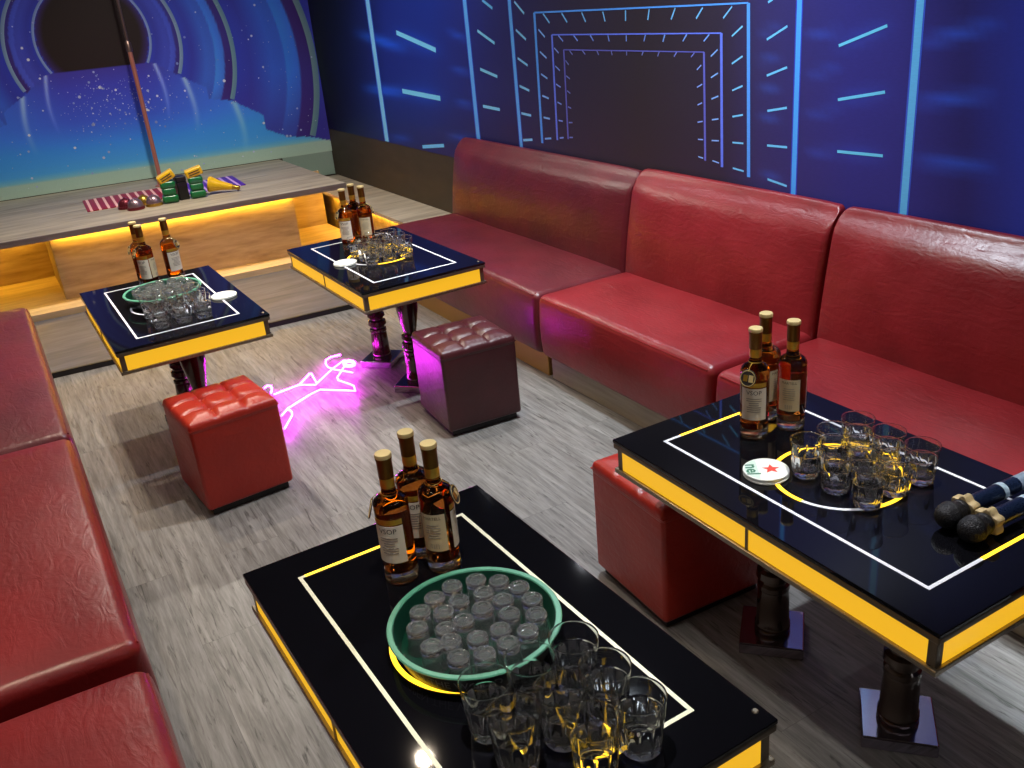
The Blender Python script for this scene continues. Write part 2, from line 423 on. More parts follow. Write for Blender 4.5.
# ---- right wall: printed mural of a blue light tunnel
def lerp3(a, b, t): return tuple(a[i] + (b[i] - a[i]) * t for i in range(3))
def stops(x, st):
    if x <= st[0][0]: return st[0][1]
    for (p, c), (q, d) in zip(st[:-1], st[1:]):
        if x <= q: return lerp3(c, d, (x - p) / (q - p))
    return st[-1][1]
def segdist(px, py, a, b):
    ax, ay = a; bx, by = b; dx, dy = bx - ax, by - ay
    t = max(0, min(1, ((px - ax) * dx + (py - ay) * dy) / (dx * dx + dy * dy)))
    return math.hypot(px - ax - t * dx, py - ay - t * dy), t
BASE_R = [(332, (14, 14, 24)), (352, (20, 24, 66)), (385, (30, 42, 130)), (430, (32, 48, 142)), (470, (42, 46, 124)), (515, (48, 45, 100)),
          (570, (52, 45, 70)), (640, (52, 44, 52)), (720, (52, 44, 62)), (760, (56, 50, 100)), (850, (54, 52, 132)), (900, (56, 54, 136)),
          (965, (48, 46, 116)), (1024, (52, 66, 178)), (1150, (40, 50, 150)), (1500, (30, 34, 100)), (2500, (16, 18, 50))]
GLOWS = []
def gl(o, s, lst, w, k):
    for x1, y1, x2, y2 in lst: GLOWS.append(((o[0] + x1 / s, o[1] + y1 / s), (o[0] + x2 / s, o[1] + y2 / s), w, k))
gl((330, 0), 5.389, [(150, 180, 390, 260), (190, 475, 390, 500)], 5, 1.0)
gl((330, 0), 5.389, [(640, 170, 740, 215), (660, 370, 750, 395), (680, 550, 770, 570), (640, 735, 780, 745), (330, 740, 430, 748)], 3.5, 0.6)
gl((330, 0), 5.389, [(360, 175, 573, 270), (392, 490, 597, 530)], 8, 0.45)
gl((830, 0), 3.134, [(290, 135, 520, 75), (275, 320, 500, 300), (280, 505, 500, 525)], 7, 0.75)
gl((830, 0), 3.134, [(30, 143, 182, 80), (27, 312, 175, 288), (25, 474, 168, 488)], 8, 0.3)
gl((650, 0), 5.389, [(600, 180, 700, 150), (590, 330, 690, 315), (590, 485, 690, 475), (590, 640, 690, 630), (850, 190, 1024, 160), (860, 400, 1020, 370), (850, 610, 1020, 600), (850, 815, 1000, 820), (600, 930, 700, 960)], 4, 0.45)
KM = 1.0
def paint_right(p):
    q = project(p)
    if q is None or p[1] < 0.6: px, py = 1500, 100
    else: px, py = q
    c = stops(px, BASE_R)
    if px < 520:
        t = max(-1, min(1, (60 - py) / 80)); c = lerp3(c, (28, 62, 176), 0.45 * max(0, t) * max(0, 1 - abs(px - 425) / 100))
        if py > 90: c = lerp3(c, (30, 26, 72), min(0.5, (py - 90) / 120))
    for a, b, w, k in GLOWS:
        if abs(px - (a[0] + b[0]) / 2) > 80: continue
        d, t = segdist(px, py, a, b)
        if d < 3 * w:
            g = k * math.exp(-(d / w) ** 2) * min(1, 0.35 + 2.2 * t * (1 - t))
            c = (c[0] + 6 * g, c[1] + 52 * g, c[2] + 110 * g)
    return lin(tuple(min(255, v) for v in c), KM)
def at_right(u, v, x=XR): 
    d = ray(u, v); return CP + d * (x / d.x)
ZM0 = 0.735                                                # lower edge of the print
mr_ = MB()
ys = [-1.39 + 0.12 * i for i in range(int(2.4 / 0.12))]
y = ys[-1] + 0.04
while y < 8.06: ys.append(y); y += 0.03
zs = [ZM0 + 0.028 * i for i in range(42)] + [1.95, 2.1, 2.3, 2.5, 2.74]
xm = XR - 0.003
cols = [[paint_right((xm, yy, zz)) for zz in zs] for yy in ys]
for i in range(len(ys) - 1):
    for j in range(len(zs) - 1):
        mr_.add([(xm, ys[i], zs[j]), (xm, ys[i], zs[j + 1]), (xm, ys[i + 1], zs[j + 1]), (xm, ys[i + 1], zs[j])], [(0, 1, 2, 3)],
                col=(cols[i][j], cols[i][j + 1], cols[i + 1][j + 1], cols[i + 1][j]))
lay = [0]
def strip_r(p0, p1, w0, w1, col):
    """a stripe of the print between two wall points, widths in metres"""
    d = (p1 - p0); d.x = 0; d.normalize(); n = Vector((0, -d.z, d.y))
    lay[0] += 1; x = xm - 0.0006 - 0.000004 * lay[0]
    vs = [p0 - n * w0 / 2, p0 + n * w0 / 2, p1 + n * w1 / 2, p1 - n * w1 / 2]
    c = lin(tuple(min(255, q * 1.16) for q in col), KM)
    mr_.add([(x, v.y, v.z) for v in vs], [(0, 1, 2, 3)], col=(c, c, c, c))
def wpx(u, v): 
    return abs((at_right(u + 0.5, v) - at_right(u - 0.5, v)).y)
def hpx(u, v): return abs((at_right(u, v - 0.5) - at_right(u, v + 0.5)).z)
def vline(u, v, w, col, z0=ZM0 + 0.005, z1=2.6, halo=None):
    p = at_right(u, v); ww = w * wpx(u, v)
    if halo:
        strip_r(Vector((xm, p.y, z0)), Vector((xm, p.y, z1)), ww * 1.5, ww * 1.5, halo)
    strip_r(Vector((xm, p.y, z0)), Vector((xm, p.y, z1)), ww, ww, col)
def seg(o, s, lst, w, col):
    for x1, y1, x2, y2 in lst:
        a = (o[0] + x1 / s, o[1] + y1 / s); b = (o[0] + x2 / s, o[1] + y2 / s)
        pa, pb = at_right(*a), at_right(*b)
        k = (0.6 * wpx(*a) + 0.4 * (at_right(a[0], a[1] - 0.5) - at_right(a[0], a[1] + 0.5)).z)
        strip_r(pa, pb, w * k * 0.8, w * k * 0.8, col)
DASH = (112, 184, 255)
vline(377.5, 70, 3.4, (112, 176, 238), halo=(36, 74, 180)); vline(472, 70, 3.2, (86, 156, 255), halo=(40, 66, 180)); vline(515.5, 70, 2.8, (86, 156, 255), halo=(42, 60, 160))
vline(797, 100, 4.6, (70, 150, 255), halo=(54, 62, 170)); vline(912.6, 105, 7.2, (92, 172, 218), halo=(56, 84, 190))
seg((330, 0), 5.389, [(360, 175, 573, 270), (392, 490, 597, 530)], 3.0, (104, 182, 250))
seg((320, 0), 3.012, [(310, 442, 375, 438), (490, 0, 521, 25)], 2.2, (96, 170, 250))
seg((330, 0), 5.389, [(797, 165, 890, 233), (812, 372, 905, 413), (827, 572, 918, 590)], 2.2, DASH)
Z5, Z6, Z7 = (500, 0), (650, 0), (650, 90)
seg(Z5, 5.389, [(80, 8, 133, 73), (88, 160, 143, 213), (98, 313, 152, 352), (108, 463, 161, 488), (118, 610, 171, 622), (128, 755, 178, 752)], 1.9, (116, 180, 250))
seg(Z5, 5.389, [(210, 158, 245, 200), (218, 278, 254, 313), (224, 398, 259, 423), (231, 515, 266, 530), (238, 632, 272, 640), (245, 747, 279, 745)], 1.5, (112, 160, 236))
seg(Z5, 5.389, [(295, 258, 319, 285), (301, 355, 326, 380), (306, 453, 330, 470), (313, 550, 335, 562), (319, 648, 341, 653), (325, 743, 346, 741)], 1.2, (112, 140, 214))
seg(Z5, 5.389, [(356, 325, 373, 348), (360, 408, 380, 425), (365, 488, 382, 503), (370, 575, 387, 583), (374, 660, 394, 660), (378, 740, 396, 740)], 1.1, (104, 120, 186))
seg(Z5, 5.389, [(235, 73, 270, 123), (335, 70, 365, 120), (443, 66, 465, 118), (557, 62, 570, 115), (680, 55, 680, 112), (808, 48, 800, 107), (948, 43, 925, 105)], 1.6, (104, 170, 250))
seg(Z6, 5.389, [(140, 42, 118, 103), (288, 40, 252, 100), (447, 33, 398, 98)], 1.7, (104, 170, 250))
seg(Z5, 5.389, [(317, 190, 343, 222), (400, 190, 422, 220), (490, 190, 507, 220), (585, 190, 592, 222), (684, 190, 684, 222), (787, 188, 779, 222), (893, 187, 882, 222), (1008, 185, 990, 220)], 1.3, (108, 140, 220))
seg(Z6, 5.389, [(83, 187, 73, 225), (202, 185, 180, 222), (323, 185, 293, 222)], 1.4, (108, 150, 240))
seg(Z5, 5.389, [(378, 272, 394, 294), (447, 272, 463, 293), (525, 272, 535, 295), (603, 275, 608, 297), (686, 275, 686, 298), (775, 278, 768, 298), (862, 278, 853, 303), (957, 280, 942, 305)], 1.1, (108, 120, 190))
seg(Z6, 5.389, [(145, 282, 133, 305), (243, 284, 225, 307)], 1.1, (108, 120, 200))
seg(Z6, 5.389, [(280, 350, 257, 375), (285, 453, 257, 470), (285, 553, 260, 565), (288, 653, 260, 658), (290, 752, 262, 750)], 1.2, (120, 150, 236))
seg(Z7, 5.389, [(290, 367, 264, 358), (375, 273, 336, 271), (376, 393, 340, 380)], 1.3, (120, 160, 240))
seg(Z6, 5.389, [(368, 267, 332, 303), (370, 393, 332, 418), (372, 517, 335, 533), (373, 640, 337, 645)], 1.4, (116, 160, 245))
seg(Z6, 5.389, [(503, 140, 445, 195), (503, 302, 445, 343), (503, 462, 447, 487), (505, 618, 448, 628)], 1.8, (104, 176, 255))
seg(Z7, 5.389, [(507, 287, 448, 282), (509, 437, 450, 420)], 1.8, (104, 176, 255))
seg(Z6, 5.389, [(640, 12, 665, -3), (633, 213, 745, 140), (633, 407, 743, 362), (636, 597, 742, 580)], 2.3, (100, 176, 255))
seg(Z7, 5.389, [(635, 298, 743, 308), (637, 480, 741, 517)], 2.3, (100, 176, 255))
seg((830, 0), 3.134, [(30, 143, 182, 80), (27, 312, 175, 288), (25, 474, 168, 488)], 3.2, (98, 186, 246))
def rect(a, b, c, d, w, col):
    for p, q, ww in ((a, b, w), (b, c, w * 0.85), (c, d, w * 1.5)):
        f = wpx if q[1] - p[1] > 20 or p[1] - q[1] > 20 else hpx
        strip_r(at_right(*p), at_right(*q), ww * f(*p), ww * f(*q), col)
rect((542.9, 143), (534.9, 12.6), (749.2, 2.8), (749.3, 177), 2.2, (76, 140, 250))
rect((558, 140), (552.5, 34.7), (722, 33), (722.7, 167), 1.7, (92, 112, 216))
rect((568.8, 139), (564.4, 49.7), (704.7, 52), (705.9, 160.5), 1.3, (88, 92, 178))
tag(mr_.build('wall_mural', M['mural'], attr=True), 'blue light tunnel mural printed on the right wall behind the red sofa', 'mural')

# ---- stage wall: printed mural of a starry tunnel of arches
CX = 1.042
FLOORZ = [(0.0, 1.425), (0.39, 1.43), (0.58, 1.30), (0.76, 1.19), (0.761, 1.10), (0.93, 1.07), (1.17, 0.92), (1.171, 0.80), (1.34, 0.715), (1.52, 0.69), (2.4, 0.4)]
def floorz(d):
    for (p, a), (q, b) in zip(FLOORZ[:-1], FLOORZ[1:]):
        if d <= q: return a + (b - a) * (d - p) / (q - p)
    return 0.4
def cz(r): return 1.65 - 0.27 * (r - 0.41)
RINGS = [(0.415, 0.018, (150, 176, 226)), (0.632, 0.027, (146, 178, 206)), (1.025, 0.035, (122, 166, 176)), (1.668, 0.05, (120, 158, 166))]
def ring_r(s, z):
    r = 0.6
    for _ in range(6): r = math.hypot(s - CX, z - cz(r))
    return r
def paint_left(s, z):
    d = abs(s - CX); r = ring_r(s, z)
    if z > floorz(d):
        if r < 0.345: c = (28, 21, 20)
        elif r < 0.40: c = lerp3((30, 22, 28), (42, 32, 88), (r - 0.345) / 0.055)
        else:
            rr = [0.415, 0.632, 1.025, 1.665, 2.6]
            i = max(k for k in range(4) if r >= rr[k] or k == 0); t = (r - rr[i]) / (rr[i + 1] - rr[i])
            hi = [(58, 70, 160), (50, 108, 190), (44, 106, 198), (30, 60, 130)][i]
            c = stops(t, [(0.0, (38, 48, 140)), (0.2, (42, 44, 128)), (0.45, lerp3((42, 44, 128), hi, 0.55)), (0.62, lerp3((42, 44, 128), hi, 0.5)), (0.64, hi), (0.8, lerp3((44, 50, 140), hi, 0.7)), (0.82, (46, 32, 92)), (1.0, (44, 30, 88))])
            g = 0.5 + 0.5 * math.sin(7 * s + 3.0 * z) * math.sin(4.2 * z - 2 * s); c = lerp3(c, (36, 62, 158), 0.35 * g)
            if z < 1.25: c = lerp3(c, (48, 34, 104), min(0.55, (1.25 - z) * 1.2))
    else:
        c = stops(-z, [(-1.43, (50, 44, 124)), (-1.3, (48, 52, 146)), (-1.05, (46, 70, 164)), (-0.86, (44, 106, 182)), (-0.70, (56, 124, 178)), (-0.655, (88, 140, 160)), (-0.635, (124, 148, 138)), (-0.5, (134, 152, 138))])
        if z > 0.75: c = lerp3(c, (48, 118, 196), min(0.6, max(0, d - 0.3) * 0.8))
        for R0, w, lc in RINGS[:3]:                        # the arches go on as soft reflections below the water line
            kz = cz(R0) - 0.0
            k0 = [0.40, 0.60, 0.95][RINGS.index((R0, w, lc))]; zk = floorz(k0)
            dd = k0 + 0.035 * math.sin(min(1, (zk - z) / 0.5) * 3.1)
            if z < zk:
                f = max(0, 1 - (zk - z) / 0.45) * math.exp(-((d - dd) / (w * 0.7)) ** 2); c = lerp3(c, lc, 0.75 * f)
    return lin(tuple(min(255, v * 1.38 + 6) for v in c), KM)
ml = MB()
S0, S1 = -0.68, 2.74
ss = [S0 + (S1 - S0) * i / 300 for i in range(301)]
zz_ = [0.545 + 0.01 * i for i in range(156)] + [2.25, 2.5, 2.74]
cl = [[paint_left(s, z) for z in zz_] for s in ss]
for i in range(300):
    for j in range(len(zz_) - 1):
        ml.add([wall_pt(ss[i], zz_[j], 0.003), wall_pt(ss[i + 1], zz_[j], 0.003), wall_pt(ss[i + 1], zz_[j + 1], 0.003), wall_pt(ss[i], zz_[j + 1], 0.003)],
               [(0, 1, 2, 3)], col=(cl[i][j], cl[i + 1][j], cl[i + 1][j + 1], cl[i][j + 1]))
cb = lin((150, 172, 158), KM)
ml.add([wall_pt(2.3, 0.345, 0.003), wall_pt(2.735, 0.345, 0.003), wall_pt(2.735, 0.5449, 0.003), wall_pt(2.3, 0.5449, 0.003)], [(0, 1, 2, 3)], col=(cb,) * 4)
for R0, w, lc in RINGS:
    c = lin(lc, KM); c_e = lin(lerp3(lc, (60, 100, 170), 0.35), KM); prev = None
    for k in range(181):
        t = R(-60 + 300 * k / 180)
        ri, ro = R0 - w / 2, R0 + w / 2
        pi_, po = (CX + ri * math.cos(t), cz(R0) + ri * math.sin(t)), (CX + ro * math.cos(t), cz(R0) + ro * math.sin(t))
        ok = pi_[1] > floorz(abs(pi_[0] - CX)) and S0 < pi_[0] < S1 and S0 < po[0] < S1 and po[1] < 2.74
        cur = (pi_, po) if ok else None
        if prev and cur:
            ml.add([wall_pt(*prev[0], 0.0042), wall_pt(*prev[1], 0.0042), wall_pt(*cur[1], 0.0042), wall_pt(*cur[0], 0.0042)], [(0, 1, 2, 3)], col=(c, c_e, c_e, c))
        prev = cur
rs = random.Random(3)
for k in range(620):
    s, z = rs.uniform(S0 + .03, S1 - .03), rs.uniform(0.56, 2.2)
    if k % 3 == 0: s, z = rs.gauss(1.1, 0.22), rs.gauss(1.18, 0.12)
    if ring_r(s, z) < 0.4 and z > 1.42 or not (S0 < s < S1): continue
    rad = 0.0028 + 0.010 * rs.random() ** 5
    c = lin(lerp3((130, 150, 220), (238, 244, 255), rs.random()), KM)
    ml.add([wall_pt(s + rad * math.cos(q * 1.0472), z + rad * math.sin(q * 1.0472), 0.0055) for q in range(6)], [tuple(range(6))], col=(c,) * 6)
tag(ml.build('stage_mural', M['mural'], attr=True), 'starry blue tunnel mural printed on the wall behind the stage', 'mural')

# ------------------------------------------------------------------ stage, steps, ledge
def fy(x, y0, slope=-0.075): return y0 + slope * x          # the stage runs slightly out of square
def quad(x0, x1, ya, yb, sa=-0.075, sb=None):
    sb = sa if sb is None else sb
    return [(x0, fy(x0, ya, sa)), (x1, fy(x1, ya, sa)), (x1, fy(x1, yb, sb)), (x0, fy(x0, yb, sb))]
W0 = 8.325; WS = (WB.y - WA.y) / (WB.x - WA.x)
st = MB(); st.prism(quad(XL, 2.24, 6.60, 6.615), 0.5, 0.54); stage_t = st
stage = thing('stage', 'low grey wood stage with amber under-lighting in front of the starry mural', 'stage', (0, 0, 0))
t_ = MB(); t_.prism(quad(XL + .002, 2.25, 6.615, W0, -0.075, WS), 0.504, 0.54); t_.build('stage_top', M['stage_wood'], stage)
e_ = MB(); e_.prism(quad(XL + .002, 2.25, 6.596, 6.614), 0.502, 0.5405); e_.build('edge_strip', M['stage_edge'], stage)
p_ = MB(); p_.prism(quad(0.27, 1.88, 6.735, 7.48, -0.10, -0.075), 0.07, 0.503); p_.build('pedestal', M['panel_wood'], stage)
b2 = MB(); b2.prism(quad(XL + .002, 2.36, 7.485, 7.515, -0.06), 0.07, 0.503); b2.build('back_panel', M['panel_wood'], stage)
l1 = MB(); l1.prism(quad(0.29, 1.86, 6.705, 6.722, -0.10), 0.492, 0.503); l1.build('light_strip', M['led'], stage)
l2 = MB(); l2.prism(quad(1.93, 2.23, 7.40, 7.425, -0.06), 0.492, 0.503); l2.build('light_strip', M['led'], stage)
l4 = MB(); l4.prism([(2.42, 5.5), (2.434, 5.5), (2.434, 7.3), (2.42, 7.3)], 0.285, 0.297)
l3 = MB(); l3.prism(quad(-0.6, 0.2, 7.40, 7.425, -0.06), 0.492, 0.503); l3.build('light_strip', M['led'], stage)
sp = MB(); sp.prism(quad(XL + .002, 2.36, 6.485, 7.484, -0.065, -0.06), 0.0, 0.07)
tag(sp.build('step', M['tread_wood']), 'pale wooden step at the foot of the stage', 'step')
pf = MB(); pf.prism(quad(XL + .002, 2.06, 5.375, 6.484, -0.06, -0.065), 0.0, 0.028)
pl_ = thing('platform', 'thin grey floor platform between the step and the tables', 'platform')
pf.build('deck', M['platform'], pl_)
pe = MB(); pe.prism(quad(XL + .002, 2.06, 5.355, 5.374, -0.06), 0.0, 0.03); pe.build('edge_strip', M['black'], pl_)
lg = thing('ledge', 'grey topped wooden ledge along the wall between sofa and stage', 'ledge')
g1 = MB(); g1.prism([(2.365, 5.37), (XR - .002, 5.37), (XR - .002, 7.93), (2.365, 7.97)], 0.315, 0.34); g1.build('ledge_top', M['stage_wood'], lg)
g2 = MB(); g2.prism([(2.435, 5.37), (2.465, 5.37), (2.465, 7.9), (2.435, 7.9)], 0.0, 0.314); g2.build('front_panel', M['panel_wood'], lg); l4.build('light_strip', M['led'], lg)

# striped mat, pole
mt = MB(); mt.box((0, 0, 0.003), (1.12, 0.50, 0.006))
tag(mt.build('striped_mat', M['striped'], loc=(1.15, 7.36, 0.5405), rot=(0, 0, R(-3))), 'striped mat on the stage, red on one half and violet on the other', 'mat')
po = thing('stage_pole', 'slim copper pole standing on the stage before the mural', 'pole', (1.205, 7.735, 0.5405))
q = MB(); q.lathe([(0, 0), (0.05, 0), (0.05, 0.008), (0.03, 0.012), (0.028, 0.075), (0, 0.075)], 20); q.build('base', M['copper'], po)
q = MB(); q.lathe([(0.0165, 0.07), (0.0165, 1.0), (0, 1.0)], 16); q.build('lower_tube', M['copper'], po)
q = MB(); q.lathe([(0.0165, 0.995), (0.021, 1.0), (0.021, 1.06), (0.012, 1.075), (0, 1.075)], 16); q.build('joint', M['copper_dark'], po)
q = MB(); q.lathe([(0.011, 1.07), (0.011, 2.205), (0, 2.205)], 16); q.build('upper_tube', M['copper_dark'], po)

# toys on the stage
def dome(name, label, x, y, r, rim, top):
    o = thing(name, label, 'dome toy', (x, y, 0.5405), 0, 'dome toys on the stage')
    q = MB(); q.lathe([(0, 0), (r, 0), (r * 1.03, r * .12), (r * 1.0, r * .3), (r * .9, r * .34), (0, r * .34)], 28); q.build('rim', rim, o)
    q = MB(); q.lathe([(r * .9, r * .34)] + [(r * .9 * math.cos(R(a)), r * .34 + r * .95 * math.sin(R(a))) for a in range(10, 80, 10)] + [(r * .12, r * 1.28), (r * .12, r * 1.38), (0, r * 1.4)], 28); q.build('dome', top, o)
    return o
dome('dome_toy', 'maroon rimmed silver dome toy at the front left of the stage toys', 0.872, 6.91, 0.059, M['dome_red'], M['dome_silver'])
dome('dome_toy', 'dark maroon dome toy half hidden behind the maroon rimmed silver one', 0.822, 7.02, 0.056, M['dome_red'], M['dome_red'])
dome('dome_toy', 'gold rimmed silver dome toy beside the green party clapper', 1.000, 6.93, 0.058, M['dome_gold'], M['dome_silver'])
dome('dome_toy', 'all gold dome toy half hidden behind the gold rimmed silver one', 0.950, 7.04, 0.053, M['dome_gold'], M['dome_gold'])
def clapper(label, x, y, tilt):
    o = thing('party_clapper', label, 'toy', (x, y, 0.5405), R(-8), 'party clappers on the stage')
    q = MB()
    for k, (w, z) in enumerate(((0.108, 0.034), (0.094, 0.086), (0.102, 0.132))):
        q.rbox((-w / 2, -0.05, z - 0.03), (w / 2, 0.05, z + 0.022), 0.018, (3, 3, 2))
    q.build('body', M['green_toy'], o)
    q = MB(); mm = Matrix.Translation((0.0, 0, 0.182)) @ Matrix.Rotation(R(tilt), 4, 'Y')
    q.rbox((-0.060, -0.048, -0.028), (0.060, 0.048, 0.028), 0.01, (3, 3, 2), M=mm)
    l = q.build('lid', M['yellow_toy'], o)
    q = MB()
    for zz in (-0.008, 0.008): q.box((0.0, -0.0485, zz), (0.08, 0.003, 0.006), M=mm)
    q.build('slots', M['ink'], l)
    return o
clapper('green party clapper with tilted yellow lid right beside the gold rimmed dome', 1.117, 6.93, -24)
clapper('green party clapper with yellow lid between the black box and the yellow horn', 1.312, 6.93, -14)
bx = thing('black_box', 'black box standing between the two green party clappers', 'box', (1.214, 6.975, 0.5405))
q = MB(); q.rbox((-0.036, -0.05, 0.0), (0.036, 0.05, 0.13), 0.008, (2, 2, 2)); q.build('body', M['black'], bx)
q = MB(); q.rbox((-0.0365, -0.053, 0.13), (0.0365, 0.053, 0.165), 0.008, (2, 2, 2)); q.build('lid', M['black'], bx)
hn = thing('toy_horn', 'yellow toy horn lying at the right end of the stage toys', 'toy', (1.448, 6.955, 0.5405 + 0.062), 0)
mm = Matrix.Rotation(R(-22), 4, 'Z') @ Matrix.Rotation(R(104), 4, 'Y')
q = MB(); q.lathe([(0.0, -0.052), (0.05, -0.05), (0.058, -0.035), (0.048, -0.01), (0.036, 0.03), (0.026, 0.085), (0.02, 0.12)], 24, M=mm); q.build('bell', M['yellow_toy'], hn)
q = MB(); q.lathe([(0.02, 0.12), (0.016, 0.15), (0.02, 0.165), (0.012, 0.175), (0, 0.175)], 16, M=mm); q.build('mouthpiece', M['dome_gold'], hn)

# ------------------------------------------------------------------ sofas
def sofa(label, y0, y1, side, mat, plinth, zt=0.43, crown=0.018, zb=0.892):
    """one sofa section: x runs from its front edge towards the wall"""
    o = thing('sofa_section', label, 'sofa', ((2.055 if side > 0 else 0.02), (y0 + y1) / 2, 0), 0, 'sofa sections along the right wall' if side > 0 else 'sofa sections on the left')
    h = (y1 - y0) / 2; S = side; dep = 0.655
    def fold(pts):                                         # mirror for the left sofa
        return pts
    def seatf(x, y, z):
        if z > zt - 0.06:
            u = max(0, 1 - ((x - 0.27) / 0.29) ** 2); v = max(0, 1 - (y / h) ** 6)
            z += crown * (u ** 0.6) * v + 0.003 * math.sin(9 * y + 4 * x) * u
        x2 = x - 0.012 * math.sin(max(0, min(1, (z - 0.12) / (zt - 0.12))) * math.pi) * (1 if x < 0.1 else 0)
        return (S * x2, y, z)
    q = MB(); q.rbox((0, -h + .003, 0.125), (0.56, h - .003, zt), 0.032, (8, max(10, int(h * 24)), 4), seatf)
    if S < 0: q.f = [tuple(reversed(f)) for f in q.f]
    q.build('seat', mat, o)
    xb0, xb1, zb0, zb1 = 0.49, dep, 0.34, zb
    def backf(x, y, z):
        t = min(1.0, max(0.0, (z - zb0) / (zb1 - zb0))); w = max(0.0, (xb1 - x) / (xb1 - xb0))
        z -= 0.03 * max(0, t - 0.8) / 0.2 * max(0, w - 0.45) ** 2 / 0.3
        x = x + w * (0.085 * t ** 1.3 + 0.035 * max(0, (t - 0.86) / 0.14) ** 2 - 0.03 * math.sin(math.pi * min(1, t * 1.05)) * (max(0, 1 - (y / h) ** 8)) - 0.002 * math.sin(5.2 * y))
        z = z - 0.006 * (abs(y) / h) ** 14 * t
        return (S * x, y, z)
    q = MB(); q.rbox((xb0, -h + .002, zb0), (xb1, h - .002, zb1), 0.024, (8, max(12, int(h * 26)), 16), backf, cseg=4)
    if S < 0: q.f = [tuple(reversed(f)) for f in q.f]
    q.build('backrest', mat, o)
    q = MB(); q.rbox((min(S * .045, S * .6), -h + .012, 0.0), (max(S * .045, S * .6), h - .012, 0.126), 0.006, (2, 2, 2), cseg=2); q.build('plinth', plinth, o)
    # welt seam along the front top edge
    q = MB(); q.tube([(S * (0.004), -h + .03 + (2 * h - .06) * k / 24, zt - 0.012) for k in range(25)], 0.0035, 6); q.build('welt', mat, o)
    return o
sofa('dark maroon sofa section on the right, the one next to the stage', 3.515, 5.36, 1, M['maroon'], M['plinth_brass'])
sofa('red sofa section in the middle of the right sofa, with maroon section beyond it', 2.315, 3.507, 1, M['red'], M['plinth'], zb=0.906)
sofa('red sofa section behind the right front table with the microphones', 0.45, 2.307, 1, M['red'], M['plinth'], zb=0.906)
sofa('maroon leather sofa section at the stage end of the left sofa', 3.40, 5.34, -1, M['maroon'], M['plinth'])
sofa('middle red leather section of the left sofa, across from the left stool', 1.985, 3.385, -1, M['red2'], M['plinth'], crown=0.024)
sofa('nearest red leather section of the left sofa, cut off at the bottom left corner', 0.35, 1.925, -1, M['red2'], M['plinth'], crown=0.024, zt=0.42)

# ------------------------------------------------------------------ stools
def stool(label, x, y, rz, mat, s=0.345, h=0.385):
    o = thing('cube_stool', label, 'stool', (x, y, 0), R(rz), 'leather cube stools between the tables')
    a = s / 2
    def bodyf(px, py, pz): return (px, py, pz)
    q = MB(); q.rbox((-a, -a, 0.028), (a, a, h - 0.022), 0.014, (4, 4, 4)); q.build('body', mat, o)
    def topf(px, py, pz):
        if pz > h - 0.028:
            e = min(1, (a - max(abs(px), abs(py))) / 0.05)
            e = max(0, e) ** 0.6
            g = min(abs(abs(px) - s / 6), abs(abs(py) - s / 6))
            bt = math.hypot(abs(px) - s / 6, abs(py) - s / 6)
            pz += 0.016 * e - 0.010 * e * math.exp(-(g / 0.009) ** 2) - 0.017 * e * math.exp(-(bt / 0.022) ** 2)
        return (px, py, pz)
    q = MB(); q.rbox((-a - .0008, -a - .0008, h - 0.04), (a + .0008, a + .0008, h), 0.015, (44, 44, 2), topf, cseg=3); tp = q.build('tufted_top', mat, o)
    for sx in (-1, 1):
        for sy in (-1, 1):
            q = MB(); q.lathe([(0.0085, 0), (0.008, 0.003), (0.005, 0.0055), (0, 0.0062)], 14, M=Matrix.Translation((sx * s / 6, sy * s / 6, h - 0.005))); q.build('button', mat, tp)
    q = MB(); q.tube([(-a, -a, h - .0195), (a, -a, h - .0195), (a, a, h - .0195), (-a, a, h - .0195)], 0.0022, 6, closed=True); q.build('piping', mat, o)
    q = MB(); q.rbox((-a + .018, -a + .018, 0.0), (a - .018, a - .018, 0.03), 0.004, (2, 2, 2), cseg=2); q.build('base', M['black'], o)
    return o
stool('bright red tufted cube stool on the left, beside the pink neon figure', 0.553, 3.435, 5, M['scarlet'])
stool('plum brown tufted cube stool in the centre, before the maroon sofa', 1.602, 3.40, -3.5, M['plum'])
stool('red cube stool pushed half under the right front table', 1.535, 1.885, -3, M['scarlet'], s=0.37, h=0.40)

